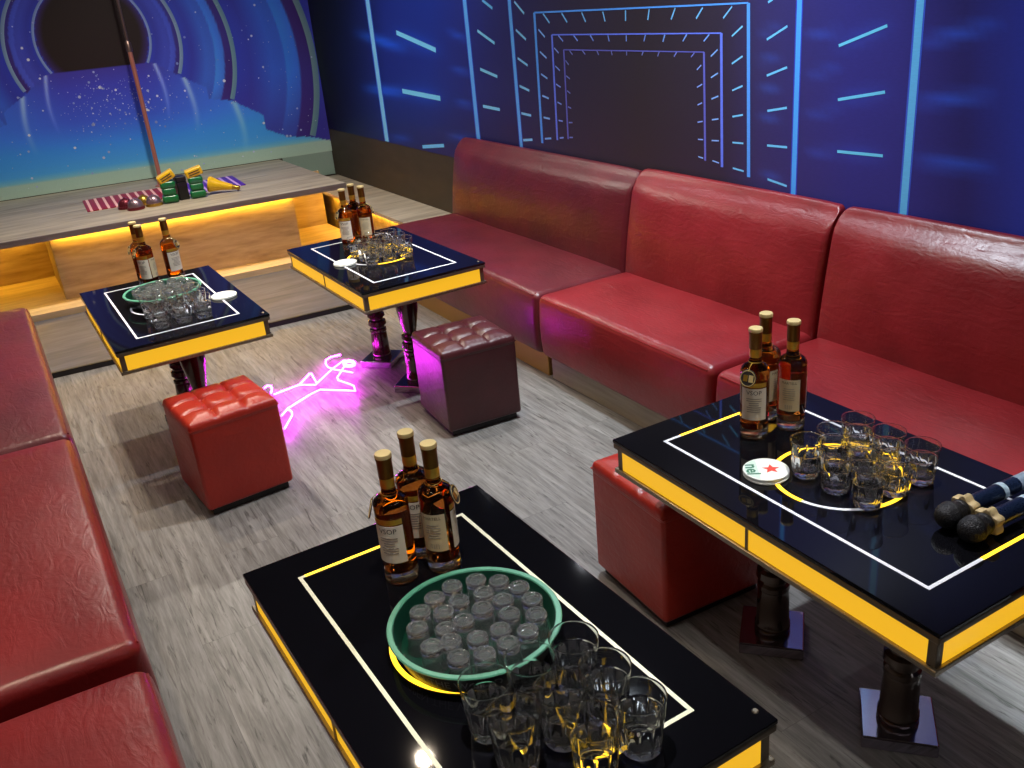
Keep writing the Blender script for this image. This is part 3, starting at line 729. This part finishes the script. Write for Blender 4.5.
# ------------------------------------------------------------------ tables
HW, HL, ZT = 0.300, 0.4995, 0.62
def frame_strip(q, hw, hl, w, z0, z1, sides='NESW', mat=0):
    if 'N' in sides: q.box((0, hl - w / 2, (z0 + z1) / 2), (2 * hw, w, z1 - z0), mat)
    if 'S' in sides: q.box((0, -hl + w / 2, (z0 + z1) / 2), (2 * hw, w, z1 - z0), mat)
    if 'E' in sides: q.box((hw - w / 2, 0, (z0 + z1) / 2), (w, 2 * hl - 2 * w, z1 - z0), mat)
    if 'W' in sides: q.box((-hw + w / 2, 0, (z0 + z1) / 2), (w, 2 * hl - 2 * w, z1 - z0), mat)
IW, IL = 0.205, 0.4035
def table(label, x, y, rz, line, yline=(), ring=None, ringmat='line_yellow'):
    o = thing('lounge_table', label, 'table', (x, y, 0), rz, 'black glass light-box tables')
    q = MB(); q.rbox((-HW, -HL, ZT - 0.010), (HW, HL, ZT), 0.0022, (2, 2, 1), cseg=1); q.build('table_top', M['glass_black'], o)
    q = MB(); q.rbox((-HW + .001, -HL + .001, ZT - 0.026), (HW - .001, HL - .001, ZT - 0.0105), 0.003, (2, 2, 1), cseg=1); q.build('edge_trim', M['trim'], o)
    hw, hl = HW - 0.013, HL - 0.013; z0, z1 = ZT - 0.086, ZT - 0.0265
    for nm, (cx, cy, dx, dy) in dict(S=(0, -hl, 2 * hw - .03, .006), N=(0, hl, 2 * hw - .03, .006), E=(hw, 0, .006, 2 * hl - .03), W=(-hw, 0, .006, 2 * hl - .03)).items():
        q = MB(); q.box((cx, cy, (z0 + z1) / 2), (dx, dy, z1 - z0)); lp = q.build('light_panel', M['glow_yellow'], o)
        if nm in 'EW':
            q = MB(); q.box((cx + (0.004 if nm == 'E' else -0.004), 0.0, (z0 + z1) / 2), (0.004, 0.008, z1 - z0)); q.build('divider', M['trim'], lp)
    for sx in (-1, 1):
        for sy in (-1, 1):
            q = MB(); q.box((sx * (hw - .006), sy * (hl - .006), (z0 + z1) / 2), (.019, .019, z1 - z0)); q.build('corner_post', M['trim'], o)
    q = MB(); q.rbox((-HW + .002, -HL + .002, z0 - 0.014), (HW - .002, HL - .002, z0 - 0.0005), 0.002, (2, 2, 1), cseg=1); q.build('bottom_rail', M['rail'], o)
    q = MB(); frame_strip(q, IW, IL, 0.0082, ZT + 0.0002, ZT + 0.0009, 'NESW')
    ln = q.build('border_line', M[line], o)
    if yline:
        for (cx, cy, dx, dy) in yline:
            q = MB(); q.box((cx, cy, ZT + 0.0010), (dx, dy, 0.0006)); q.build('lit_stretch', M['line_yellow'], ln)
    q = MB(); q.lathe([(0.1475, ZT + .0002), (0.156, ZT + .0002), (0.156, ZT + .0009), (0.1475, ZT + .0009)], 96, loop=True, smooth=False); rg = q.build('ring_line', M[line], o)
    if ring:
        q = MB(); q.lathe([(0.1470, ZT + .0003), (0.1565, ZT + .0003), (0.1565, ZT + .0012), (0.1470, ZT + .0012)], 72, loop=True, smooth=False, a0=R(ring[0]), a1=R(ring[1])); q.build('lit_arc', M[ringmat], rg)
    q = MB(); q.lathe([(0, 0.003), (0.004, 0.003), (0.006, 0.001), (0.006, 0)], 16, M=Matrix.Translation((HW - .017, -HL + .035, ZT))); q.build('stud', M['rail'], o)
    for sy in (-1, 1):
        t = Matrix.Translation((0.012, sy * 0.21, 0))
        q = MB(); q.lathe([(0.046, ZT - .1), (0.044, 0.51), (0.050, 0.48), (0.054, 0.44), (0.052, 0.40), (0.043, 0.35), (0.034, 0.305), (0.030, 0.285), (0.032, 0.278), (0.043, 0.272), (0.045, 0.258), (0.034, 0.247),
                           (0.034, 0.24), (0.045, 0.233), (0.047, 0.214), (0.036, 0.204), (0.036, 0.196), (0.043, 0.19), (0.044, 0.178), (0.040, 0.172), (0.0415, 0.165), (0.044, 0.12), (0.0445, 0.065), (0.048, 0.06), (0.049, 0.042), (0.046, 0.034)], 36, M=t)
        L = q.build('leg', M['leg'], o)
        q = MB(); q.rbox((-0.086, -0.086, 0.0), (0.086, 0.086, 0.036), 0.004, (2, 2, 2), M=t @ Matrix.Rotation(R(43), 4, 'Z'), cseg=1); q.build('foot_plate', M['leg2'], L)
    return o
TAB = [(0.567, 1.324, 0.023), (1.556, 1.310, -0.003), (0.547, 4.095, 0.010), (1.537, 4.072, 0.011)]
table('black glass table at the front holding the green tray of shot glasses', *TAB[0], 'line_cream', [(-0.06, IL - .004, 0.26, 0.0083), (-0.06, -IL + .004, 0.22, 0.0083)], (-180, 180))
table('black glass table on the right with microphones and coasters', *TAB[1], 'line_white', [(0.0, IL - .004, 0.30, 0.0083), (0.06, -IL + .004, 0.20, 0.0083)], (-112, 190))
table('black glass table at the far left below the stage', *TAB[2], 'line_white', (), (-130, -20), 'line_white_fill')
table('black glass table at the far right beside the maroon sofa', *TAB[3], 'line_white', (), (-120, 190))
def on(i, dx, dy, dz=0.0):
    x, y, a = TAB[i]; c, s = math.cos(a), math.sin(a)
    return (x + c * dx - s * dy, y + s * dx + c * dy, ZT + dz)
TN = ['front table', 'right table', 'far left table', 'far right table']

# ------------------------------------------------------------------ tumblers
def tumbler_mesh():
    q = MB(); H = 0.095; k = 11
    def fac(t, r, z):
        ph = (t * k / (2 * math.pi)) % 1.0 - 0.5
        w = min(1, max(0, (0.0595 - z) / 0.005)) * (1 if z > 0.003 else 0)
        sc = 1.0 - 0.055 * (1 - (2 * abs(ph)) ** 2) + 0.012      # hollow flutes between sharp ridges
        return r * (1 + w * (sc - 1))
    low = [(0.026, 0.0), (0.0295, 0.001), (0.0308, 0.004), (0.0318, 0.02), (0.0332, 0.035), (0.0345, 0.05), (0.0350, 0.0550), (0.0352, 0.0595)]
    q.lathe(low, k * 8, rad=fac, mat=1)
    q.lathe(soft([(0.0352, 0.0595), (0.0362, 0.0615), (0.0377, 0.078), (0.0390, H - .0022), (0.0396, H - .0010), (0.0389, H), (0.0380, H - .0008), (0.0380, H - .0022), (0.0368, 0.078), (0.0350, 0.060), (0.0322, 0.035), (0.0300, 0.019), (0.0262, 0.0148), (0.014, 0.0155), (0, 0.0185)]), k * 8, rad=lambda t, r, z: r * (1 + 0.03 * math.cos(k * t)) if 0.0145 < z < 0.05 else r)
    q.lathe([(0, 0.0028), (0.020, 0.002), (0.026, 0.0)], k * 8, mat=1)
    return q
tum = None
POSW = {(-1, 1): 'back left', (0, 1): 'back middle', (1, 1): 'back right', (-1, 0): 'middle left', (0, 0): 'centre', (1, 0): 'middle right', (-1, -1): 'front left', (0, -1): 'front middle', (1, -1): 'front right'}
def tumblers(i, cx, cy, skip=(), k=1.0):
    global tum
    for (a, b), w in POSW.items():
        if (a, b) in skip: continue
        lab = 'cut glass tumbler, %s of the tumblers on the %s' % (w, TN[i])
        if tum is None:
            tum = tumbler_mesh().build('glass_tumbler', [M['glass'], M['cut_glass']]); o = tum
        else:
            o = tum.copy(); COL.objects.link(o)
        tag(o, lab, 'glass', 'tumblers on the ' + TN[i])
        j = 0.003 if k == 1 else 0.0003
        o.location = on(i, cx + a * (0.086 if k == 1 else 0.0888) + random.uniform(-j, j), cy + b * (0.091 if k == 1 else 0.0888) + random.uniform(-j, j), 0.0012); o.scale = (k, k, k)
        o.rotation_euler = (0, 0, random.uniform(0, 6))
tumblers(0, -0.004, -0.323, skip=((-1, -1),), k=1.115)
tumblers(1, 0.034, -0.035)
tumblers(2, -0.005, -0.245)
tumblers(3, 0.0, -0.03)

# ------------------------------------------------------------------ trays with upturned shot glasses
def bend_text(txt, size, rad, z, ang):
    vs, fs = text_mesh(txt, size)
    out = []
    for x, y_, _ in vs:
        t = ang + x / rad; out.append((rad * math.cos(t), rad * math.sin(t), z + y_))
    return out, fs
shot = None
SH = [(0.012, 0.116), (0.065, 0.102), (0.103, 0.066), (0.127, 0.02), (0.126, -0.033), (0.105, -0.081), (0.062, -0.116), (0.011, -0.132 + .008), (-0.043, -0.126 + .004), (-0.089, -0.098), (-0.117, -0.046 + .01), (-0.1145, 0.034), (-0.085, 0.079), (-0.038, 0.103),
      (-0.001, 0.060), (0.055, 0.050), (0.076, 0.003), (-0.046, 0.046), (-0.068, -0.006), (-0.026, -0.005), (0.026, 0.006), (0.062, -0.045), (0.020, -0.078), (-0.03, -0.072), (-0.078, -0.058 + .012)]
NUM = ['first', 'second', 'third', 'fourth', 'fifth', 'sixth', 'seventh', 'eighth', 'ninth', 'tenth', 'eleventh', 'twelfth', 'thirteenth', 'fourteenth']
def tray(i, label, dx, dy, words):
    global shot
    o = thing('serving_tray', label, 'tray', on(i, dx, dy, 0.0020), TAB[i][2], 'round green serving trays')
    q = MB(); q.lathe([(0, 0.003), (0.1425, 0.003), (0.1435, 0.0045), (0.1425, 0.0052), (0, 0.0052)], 72); q.build('tray_floor', M['tray_in'], o)
    q = MB(); q.lathe([(0.137, 0.0), (0.1465, 0.0012), (0.1575, 0.045), (0.1545, 0.045), (0.1445, 0.004)], 72, loop=True)
    w = q.build('tray_wall', M['tray_out'], o)
    q = MB(); q.lathe([(0.1442, 0.0055), (0.1543, 0.046), (0.1535, 0.046), (0.1432, 0.0055)], 72, loop=True); q.build('inner_wall', M['tray_in'], o)
    q = MB(); q.lathe([(0.1545, 0.0445), (0.1645, 0.0445), (0.1662, 0.047), (0.1645, 0.0495), (0.1555, 0.0495), (0.154, 0.047)], 72, loop=True); q.build('rim', M['tray_rim'], o)
    for tx, an in words:
        q = MB(); vs, fs = bend_text(tx, 0.024, 0.1518, 0.0195, R(an))
        vs = [(x * (1 + 1.66 * (z - 0.0195)), y * (1 + 1.66 * (z - 0.0195)), z) for x, y, z in vs]
        q.add(vs, fs); q.build('lettering', M['tray_ink'], w)
    # shot glasses standing mouth down
    for k, (sx, sy) in enumerate(SH):
        if k < 14: lab = 'upturned shot glass, %s clockwise from bottles in outer ring, %s tray' % (NUM[k], TN[i])
        else: lab = 'upturned shot glass inside the outer ring, %s from bottles, %s tray' % (NUM[k - 14], TN[i])
        if shot is None:
            q = MB()
            def fac(t, r, z):
                return r * (1 + 0.055 * abs(math.cos(t * 6)) - 0.03) if 0.012 < z < 0.0488 and r > 0.0195 else r
            top = [(0, 0.0492), (0.0060, 0.0490), (0.0105, 0.0490), (0.0122, 0.0495), (0.0136, 0.0508), (0.0150, 0.0526), (0.0164, 0.0536), (0.0180, 0.0537), (0.0194, 0.0530), (0.0203, 0.0514), (0.0207, 0.0490)]
            pr = [(0.0207, 0.0490), (0.0206, 0.046), (0.0200, 0.04), (0.0205, 0.025), (0.0222, 0.008), (0.0228, 0.0), (0.0215, 0.0), (0.0208, 0.008), (0.0188, 0.025), (0.0175, 0.035), (0.0145, 0.0385), (0, 0.039)]
            q.lathe(soft(pr[::-1], 0.0005), 60, rad=fac); q.lathe(top[::-1], 60, rad=fac)
            shot = q.build('shot_glass', M['shot_glass']); s = shot
        else:
            s = shot.copy(); COL.objects.link(s)
        tag(s, lab, 'shot glass', 'upturned shot glasses on the tray, ' + TN[i])
        s.location = on(i, dx + sx * 0.90, dy + sy * 0.90 + 0.003, 0.0020 + 0.0056); s.rotation_euler = (0, 0, random.uniform(0, 6))
tray(0, 'round green serving tray full of upturned shot glasses on the front table', 0.004, -0.018, [('OPEN THE WORLD', -140)])
tray(2, 'round green serving tray under tumblers and shot glasses on the far left table', 0.0, 0.055, [('OPEN THE WORLD', -100)])

# ------------------------------------------------------------------ bottles
def curved_label(q, rad, z0, z1, half, mat=0):
    n = 18; vs = []; fs = []
    for k in range(n + 1):
        t = -half + 2 * half * k / n
        for r_ in (rad, rad + 0.0004):
            vs += [(r_ * math.cos(t), r_ * math.sin(t), z0), (r_ * math.cos(t), r_ * math.sin(t), z1)]
    for k in range(n):
        a, b = 4 * k, 4 * k + 4
        fs += [(a + 2, b + 2, b + 3, a + 3), (a, a + 1, b + 1, b), (a + 1, a + 3, b + 3, b + 1), (a, b, b + 2, a + 2)]
    fs += [(0, 2, 3, 1), (4 * n, 4 * n + 1, 4 * n + 3, 4 * n + 2)]
    q.add(vs, fs, mat, True)
BR = 0.0362
def bottle_proto(glass_mat):
    o = thing('cognac_bottle', 'x', 'bottle')
    q = MB(); q.lathe([(0, 0.004), (0.022, 0.004), (0.029, 0.0), (0.0345, 0.002), (BR, 0.007), (BR, 0.026), (0.0355, 0.0295), (0, 0.0295)], 40); q.build('base', M['amber_reflect_base'], o)
    q = MB(); q.lathe([(0, 0.030), (0.0345, 0.030), (BR, 0.034), (BR + .0003, 0.10), (BR + .0005, 0.176), (0.0368, 0.184), (0.034, 0.193), (0.026, 0.2005), (0.019, 0.205), (0.0158, 0.211), (0.0148, 0.222), (0.0145, 0.245), (0, 0.245)], 40); q.build('body', glass_mat, o)
    q = MB(); q.lathe([(0.0152, 0.222), (0.0156, 0.226), (0.0156, 0.243), (0.0152, 0.245)], 28); q.build('neck_band', M['gold'], o)
    q = MB(); q.lathe([(0.0152, 0.2435), (0.0158, 0.245), (0.0162, 0.282), (0.0172, 0.286), (0.0172, 0.290), (0.0, 0.290)], 28); cp = q.build('capsule', M['foil'], o)
    q = MB(); q.lathe([(0.0176, 0.2895), (0.0178, 0.2955), (0.0165, 0.298), (0.0, 0.2985)], 28); q.build('cap', M['cap'], cp)
    q = MB(); curved_label(q, BR + .0009, 0.058, 0.146, R(52)); f = q.build('front_label', M['label'], o)
    q = MB()
    vs, fs = bend_text('VSOP', 0.0165, BR + .0016, 0.134, 0); q.add(vs, fs)
    f1 = q.build('lettering', M['ink'], f)
    q = MB()
    rr = random.Random(2)
    for k in range(7):
        z = 0.117 - 0.006 * k; w = R(rr.uniform(18, 30)); curved_label(q, BR + .0015, z, z + 0.0022, w)
    q.build('small_print', M['ink_grey'], f)
    q = MB(); curved_label(q, BR + .0009, 0.149, 0.161, R(52)); q.build('gold_strip', M['gold'], o)
    q = MB(); curved_label(q, BR + .0009, 0.060, 0.148, R(44)); bl = q.build('back_label', M['label_back'], o)
    q = MB(); vs, fs = bend_text('MARTELL', 0.0098, BR + .0016, 0.139, 0); q.add(vs, fs); q.build('lettering', M['ink'], bl)
    q = MB()
    for k in range(6): curved_label(q, BR + .0015, 0.122 - 0.006 * k, 0.1236 - 0.006 * k, R(rr.uniform(16, 30)))
    for k in range(8):
        t0 = -0.28 + 0.07 * k; vs = []
        for t in (t0, t0 + 0.022 + 0.02 * (k % 2)): vs += [((BR + .0017) * math.cos(t), (BR + .0017) * math.sin(t), 0.066), ((BR + .0017) * math.cos(t), (BR + .0017) * math.sin(t), 0.078)]
        q.add(vs, [(0, 2, 3, 1)])
    q.build('small_print', M['ink_grey'], bl)
    # round medallion hanging on the shoulder
    mm = Matrix.Translation((0.0415, 0, 0.176)) @ Matrix.Rotation(R(72), 4, 'Y')
    q = MB(); q.lathe([(0, -0.001), (0.0215, -0.001), (0.0222, 0.0), (0.0215, 0.0014), (0, 0.0014)], 32, M=mm); tg = q.build('neck_tag', M['ink'], o)
    q = MB(); q.lathe([(0.0185, 0.0014), (0.0205, 0.0014), (0.0205, 0.002), (0.0185, 0.002)], 32, M=mm, loop=True); q.box((0, 0.0085, 0.0017), (0.018, 0.012, 0.0008), M=mm); q.build('tag_print', M['cap'], tg)
    q = MB(); q.box((0, -0.006, 0.0017), (0.016, 0.011, 0.0008), M=mm); q.build('tag_panel', M['gold'], tg)
    q = MB(); q.tube([(0.0172 * math.cos(R(t)), 0.0172 * math.sin(R(t)), 0.2075 + 0.002 * math.cos(R(t))) for t in range(0, 360, 20)], 0.0007, 5, closed=True)
    q.tube([(0.0172, 0, 0.2095), (0.030, 0.0, 0.2035), (0.0395, 0, 0.194)], 0.0007, 5); q.build('tag_cord', M['gold'], tg)
    return o
B0 = bottle_proto(M['amber']); first = True
def bottle(i, x, y, front, back, tagdir, label, dark=False):
    global first
    o = B0 if first else copy_tree(B0); first = False
    o.location = (x, y, ZT + 0.0012); tag(o, label, 'bottle', 'cognac bottles on the ' + TN[i])
    base = math.degrees(math.atan2(-y, -x))                # direction of the viewer's side of the room
    for c in kids(o):
        n = c.name.split('.')[0]
        if n in ('front_label', 'gold_strip'): c.rotation_euler = (0, 0, R(base + front))
        elif n == 'back_label': c.rotation_euler = (0, 0, R(base + back))
        elif n == 'neck_tag': c.rotation_euler = (0, 0, R(base + tagdir))
    return o
bottle(0, 0.541, 1.585, -26, 170, -95, 'cognac bottle on the front table, left one, label turned left')
bottle(0, 0.618, 1.645, -20, 160, 150, 'cognac bottle on the front table, back one of its three')
bottle(0, 0.633, 1.565, 95, -24, 75, 'cognac bottle on the front table, right one, its back label showing')
bottle(1, 1.556, 1.592, -3, 175, -24, 'cognac bottle with the VSOP label and medallion facing forward, right table')
bottle(1, 1.650, 1.652, 170, 60, 150, 'cognac bottle on the right table, back one of its three')
bottle(1, 1.660, 1.566, 130, -10, 165, 'cognac bottle with the buff back label showing, right table beside tumblers')
bottle(2, 0.530, 4.470, 160, 60, -80, 'cognac bottle on the far left table, half hidden behind another bottle')
bottle(2, 0.537, 4.375, -40, 62, -75, 'cognac bottle on the far left table, in front at left')
bottle(2, 0.655, 4.420, 28, 170, 60, 'cognac bottle on the far left table, standing apart at right')
bottle(3, 1.478, 4.305, -18, 160, -70, 'cognac bottle on the far right table, leftmost of its three')
bottle(3, 1.556, 4.385, 150, 60, 160, 'cognac bottle on the far right table, back one of its three')
bottle(3, 1.572, 4.292, 140, -5, 80, 'cognac bottle on the far right table, right one with buff label')

# ------------------------------------------------------------------ coasters
def coaster(label, loc, rz, top=True, proto=[None]):
    o = thing('beer_coaster', label, 'coaster', loc, rz, 'round white card coasters')
    q = MB(); q.lathe([(0, 0), (0.0535, 0), (0.0545, 0.0008), (0.0545, 0.0034), (0.0535, 0.0042), (0, 0.0042)], 56); q.build('card', M['white'], o)
    if top:
        q = MB()
        pts = [(0.022 * (1 if k % 2 == 0 else 0.42) * math.cos(R(90 + 36 * k)), 0.022 * (1 if k % 2 == 0 else 0.42) * math.sin(R(90 + 36 * k))) for k in range(10)]
        q.prism([(p[0] + 0.012, p[1]) for p in pts], 0.0042, 0.0046); q.build('star', M['star'], o)
        ch = [(0.0505 * math.cos(R(t)), 0.0505 * math.sin(R(t))) for t in range(112, 249, 8)]
        q = MB(); q.prism(ch, 0.0042, 0.0044); sg_ = q.build('green_segment', M['pale_green'], o)
        vs, fs = text_mesh('nel', 0.044, 0.0011); q = MB(); q.add(vs, fs, M=Matrix.Translation((-0.033, 0, 0.0047)) @ Matrix.Rotation(R(-90), 4, 'Z')); q.build('lettering', M['green_ink'], sg_)
    return o
x, y, z = on(1, -0.124, 0.113, 0.0012)
coaster('bottom coaster of the three stacked beside the cognac bottles on the right table', (x - .001, y - .002, z), 0.3, False)
coaster('middle coaster of the three stacked beside the cognac bottles on the right table', (x + .001, y, z + .0043), 0.1, False)
coaster('top coaster with red star, stacked beside the bottles on the right table', (x, y, z + .0086), R(-35))
x, y, z = on(2, 0.218, -0.108, 0.0012)
coaster('lower white coaster of the pair on the far left table', (x, y, z), 0.3, False)
coaster('upper white coaster of the pair on the far left table', (x + .001, y + .001, z + .0043), R(-20), False)
x, y, z = on(3, -0.180, -0.008, 0.0012)
coaster('lower white coaster of the pair on the far right table', (x, y, z), 0.3, False)
coaster('upper white coaster of the pair on the far right table', (x + .001, y + .001, z + .0043), R(-20), False)

# ------------------------------------------------------------------ microphones
def mic(label, x, y, rz):
    o = thing('microphone', label, 'microphone', (x, y, ZT + 0.0328), R(rz), 'wireless microphones on the right table')
    mm = Matrix.Rotation(R(90), 4, 'Y')
    q = MB(); q.lathe([(0, -0.027), (0.012, -0.0248), (0.020, -0.019), (0.0252, -0.009), (0.0262, 0.002), (0.0255, 0.008), (0.0225, 0.020), (0.0205, 0.028)], 36, M=mm); h = q.build('grille', M['mic_grille'], o)
    q = MB(); q.lathe([(0.0262, 0.0015), (0.0268, 0.003), (0.0268, 0.007), (0.0258, 0.0085)], 36, M=mm); q.build('band', M['black'], h)
    q = MB(); q.lathe([(0.0205, 0.027), (0.0215, 0.029), (0.0215, 0.033), (0.0205, 0.035), (0.0205, 0.047), (0.018, 0.05)], 28, M=mm); q.build('collar', M['black'], o)
    def hexr(t, r, z): return r * (1 + 0.13 * math.cos(6 * t) * (1 if r > 0.02 else 0))
    q = MB(); q.lathe([(0.0185, 0.036), (0.0245, 0.0365), (0.0262, 0.039), (0.0262, 0.054), (0.0245, 0.057), (0.0185, 0.0575)], 48, M=mm, rad=hexr); q.build('anti_roll_ring', M['mic_ring'], o)
    q = MB(); q.lathe([(0.0185, 0.052), (0.0180, 0.07), (0.0172, 0.17), (0.0168, 0.195)], 28, M=mm); q.build('handle', M['mic_body'], o)
    q = MB(); q.lathe([(0.0170, 0.143), (0.0179, 0.144), (0.0179, 0.156), (0.0168, 0.157)], 28, M=mm); q.build('band', M['mic_band'], o)
    q = MB(); q.lathe([(0.0168, 0.195), (0.0164, 0.235), (0.0145, 0.242), (0, 0.243)], 28, M=mm); q.build('battery_cap', M['grey_plastic'], o)
    o.scale = (1.08, 1.08, 1.08)
    return o
mic('black headed microphone farther from the table corner, beside the tumblers', 1.557, 1.020, -2)
mic('black headed microphone nearer to the front edge of the right table', 1.548, 0.959, -2)

# ------------------------------------------------------------------ neon figure on the floor
NZ = 0.034
NK = 0.987
NE = {'arm': [(1.398, 4.518), (1.373, 4.519), (1.344, 4.52), (1.309, 4.497), (1.289, 4.448), (1.282, 4.39), (1.298, 4.336), (1.326, 4.286), (1.357, 4.227)],
      'torso': [(1.401, 4.398), (1.382, 4.423), (1.366, 4.412), (1.286, 4.347), (1.177, 4.237), (1.151, 4.207), (1.085, 4.267), (0.943, 4.237)],
      'bust': [(1.085, 4.267), (1.135, 4.325), (1.175, 4.373), (1.183, 4.365), (1.172, 4.295), (1.162, 4.226)],
      'body': [(1.375, 4.33), (1.348, 4.334), (1.314, 4.284), (1.271, 4.224), (1.261, 4.185), (1.29, 4.092), (1.296, 4.059), (1.279, 3.995), (1.256, 4.022), (1.148, 4.134), (1.088, 4.109), (0.946, 4.022), (0.897, 3.962)],
      'leg': [(0.946, 4.022), (0.95, 3.973), (0.939, 3.932), (0.864, 3.812)],
      'foot': [(0.93, 4.352), (0.951, 4.373), (0.965, 4.356), (0.958, 4.316), (0.939, 4.263)]}
nn = thing('neon_figure', 'glowing pink neon line figure lying on the floor between the stools', 'neon light')
for k, pts in NE.items():
    q = MB(); q.tube([(a * NK, b * NK, NZ) for a, b in pts], 0.0052, 8); q.build(k, M['neon'], nn)
q = MB(); q.tube([(1.370 + 0.024 * math.cos(R(t)), 4.302 + 0.038 * math.sin(R(t)), NZ) for t in range(0, 360, 24)], 0.010, 8, closed=True); q.build('head', M['neon'], nn)

# ------------------------------------------------------------------ light
def area(name, loc, size, power, col, rot=(0, 0, 0), spread=None, shape='DISK', size_y=None):
    l = bpy.data.lights.new(name, 'AREA'); l.shape = shape; l.size = size; l.energy = power; l.color = col
    if size_y: l.size_y = size_y
    if spread: l.spread = R(spread)
    o = bpy.data.objects.new(name, l); o.location = loc; o.rotation_euler = rot; COL.objects.link(o); return o
WARM, COOL = (1.0, 0.82, 0.62), (0.80, 0.90, 1.0)
ZL = ZC - 0.02
area('ceiling_spot', (1.03, 3.13, ZL), 0.07, 10, WARM, spread=130)
for k in range(6):
    a = R(60 * k); area('ceiling_led', (1.945 + 0.028 * math.cos(a), 2.785 + 0.028 * math.sin(a), ZL), 0.018, 4.9, COOL, spread=120)
area('ceiling_spot', (0.35, 4.6, ZL), 0.09, 14, WARM, spread=96)
area('ceiling_spot', (1.1, 6.2, ZL), 0.10, 40, (1.0, 0.92, 0.80), spread=150)
area('ceiling_spot', (-0.25, 2.1, ZL), 0.09, 2.8, WARM, spread=62)
area('floor_fill', (2.12, 0.78, ZL), 0.06, 3.0, (0.8, 0.9, 1.0), spread=26)  # narrow lamp added to brighten the floor beyond the right table
for yy in (4.0, 5.2): area('sofa_fill', (2.52, yy, ZL), 0.06, 8.0, (0.92, 0.94, 1.0), spread=130)  # spots added to light the backs of the right sofa
for (xx, yy) in ((0.58, 1.10), (1.60, 1.30), (0.55, 4.0), (1.62, 3.78)): area('table_fill', (xx, yy, ZL), 0.05, 3.0, (1.0, 0.96, 0.9), spread=48)  # unseen spots added to brighten the glasses on each table
# pin-point lamps added for glass sparkle, none above the middle of the room
rl = random.Random(11)
for k in range(100):
    xx, yy = rl.uniform(XL + .15, XR - .15), rl.uniform(YB + .15, 7.6)
    if 0.6 < xx < 2.65 and 2.1 < yy < 5.5: continue
    area('sparkle_point', (xx, yy, ZL), 0.035, 0.13, rl.choice([(1, .93, .82), (.85, .92, 1), (.9, .95, 1)]))
# thin linear lamps added for sparkle in the glassware
area('sparkle_line', (1.0, -0.7, ZL), 3.2, 3.0, (0.95, 0.96, 1.0), shape='RECTANGLE', size_y=0.03, spread=150)
area('sparkle_line', (1.0, 6.6, ZL), 3.2, 7.0, (1.0, 0.94, 0.84), shape='RECTANGLE', size_y=0.03)
area('fill_strip', (XL + 0.10, 3.4, ZL), 0.03, 7, (1.0, 0.9, 0.8), shape='RECTANGLE', size_y=8.6, spread=110)  # unseen strips added for highlights on the glasses and left sofa
area('fill_strip', (1.0, YB + 0.12, ZL), 3.0, 2.0, (0.95, 0.95, 1.0), shape='RECTANGLE', size_y=0.03)

w = bpy.data.worlds.new('world'); w.use_nodes = True; SC.world = w
w.node_tree.nodes['Background'].inputs['Color'].default_value = (0.02, 0.02, 0.03, 1)

SC.view_settings.view_transform = 'Standard'; SC.view_settings.look = 'None'; SC.view_settings.gamma = 1
SC.view_settings.use_curve_mapping = False; SC.view_settings.exposure = 0.0
cy = SC.cycles
cy.use_denoising = True; cy.max_bounces = 14; cy.transmission_bounces = 12; cy.glossy_bounces = 6; cy.diffuse_bounces = 4; cy.transparent_max_bounces = 12
cy.sample_clamp_indirect = 4.0
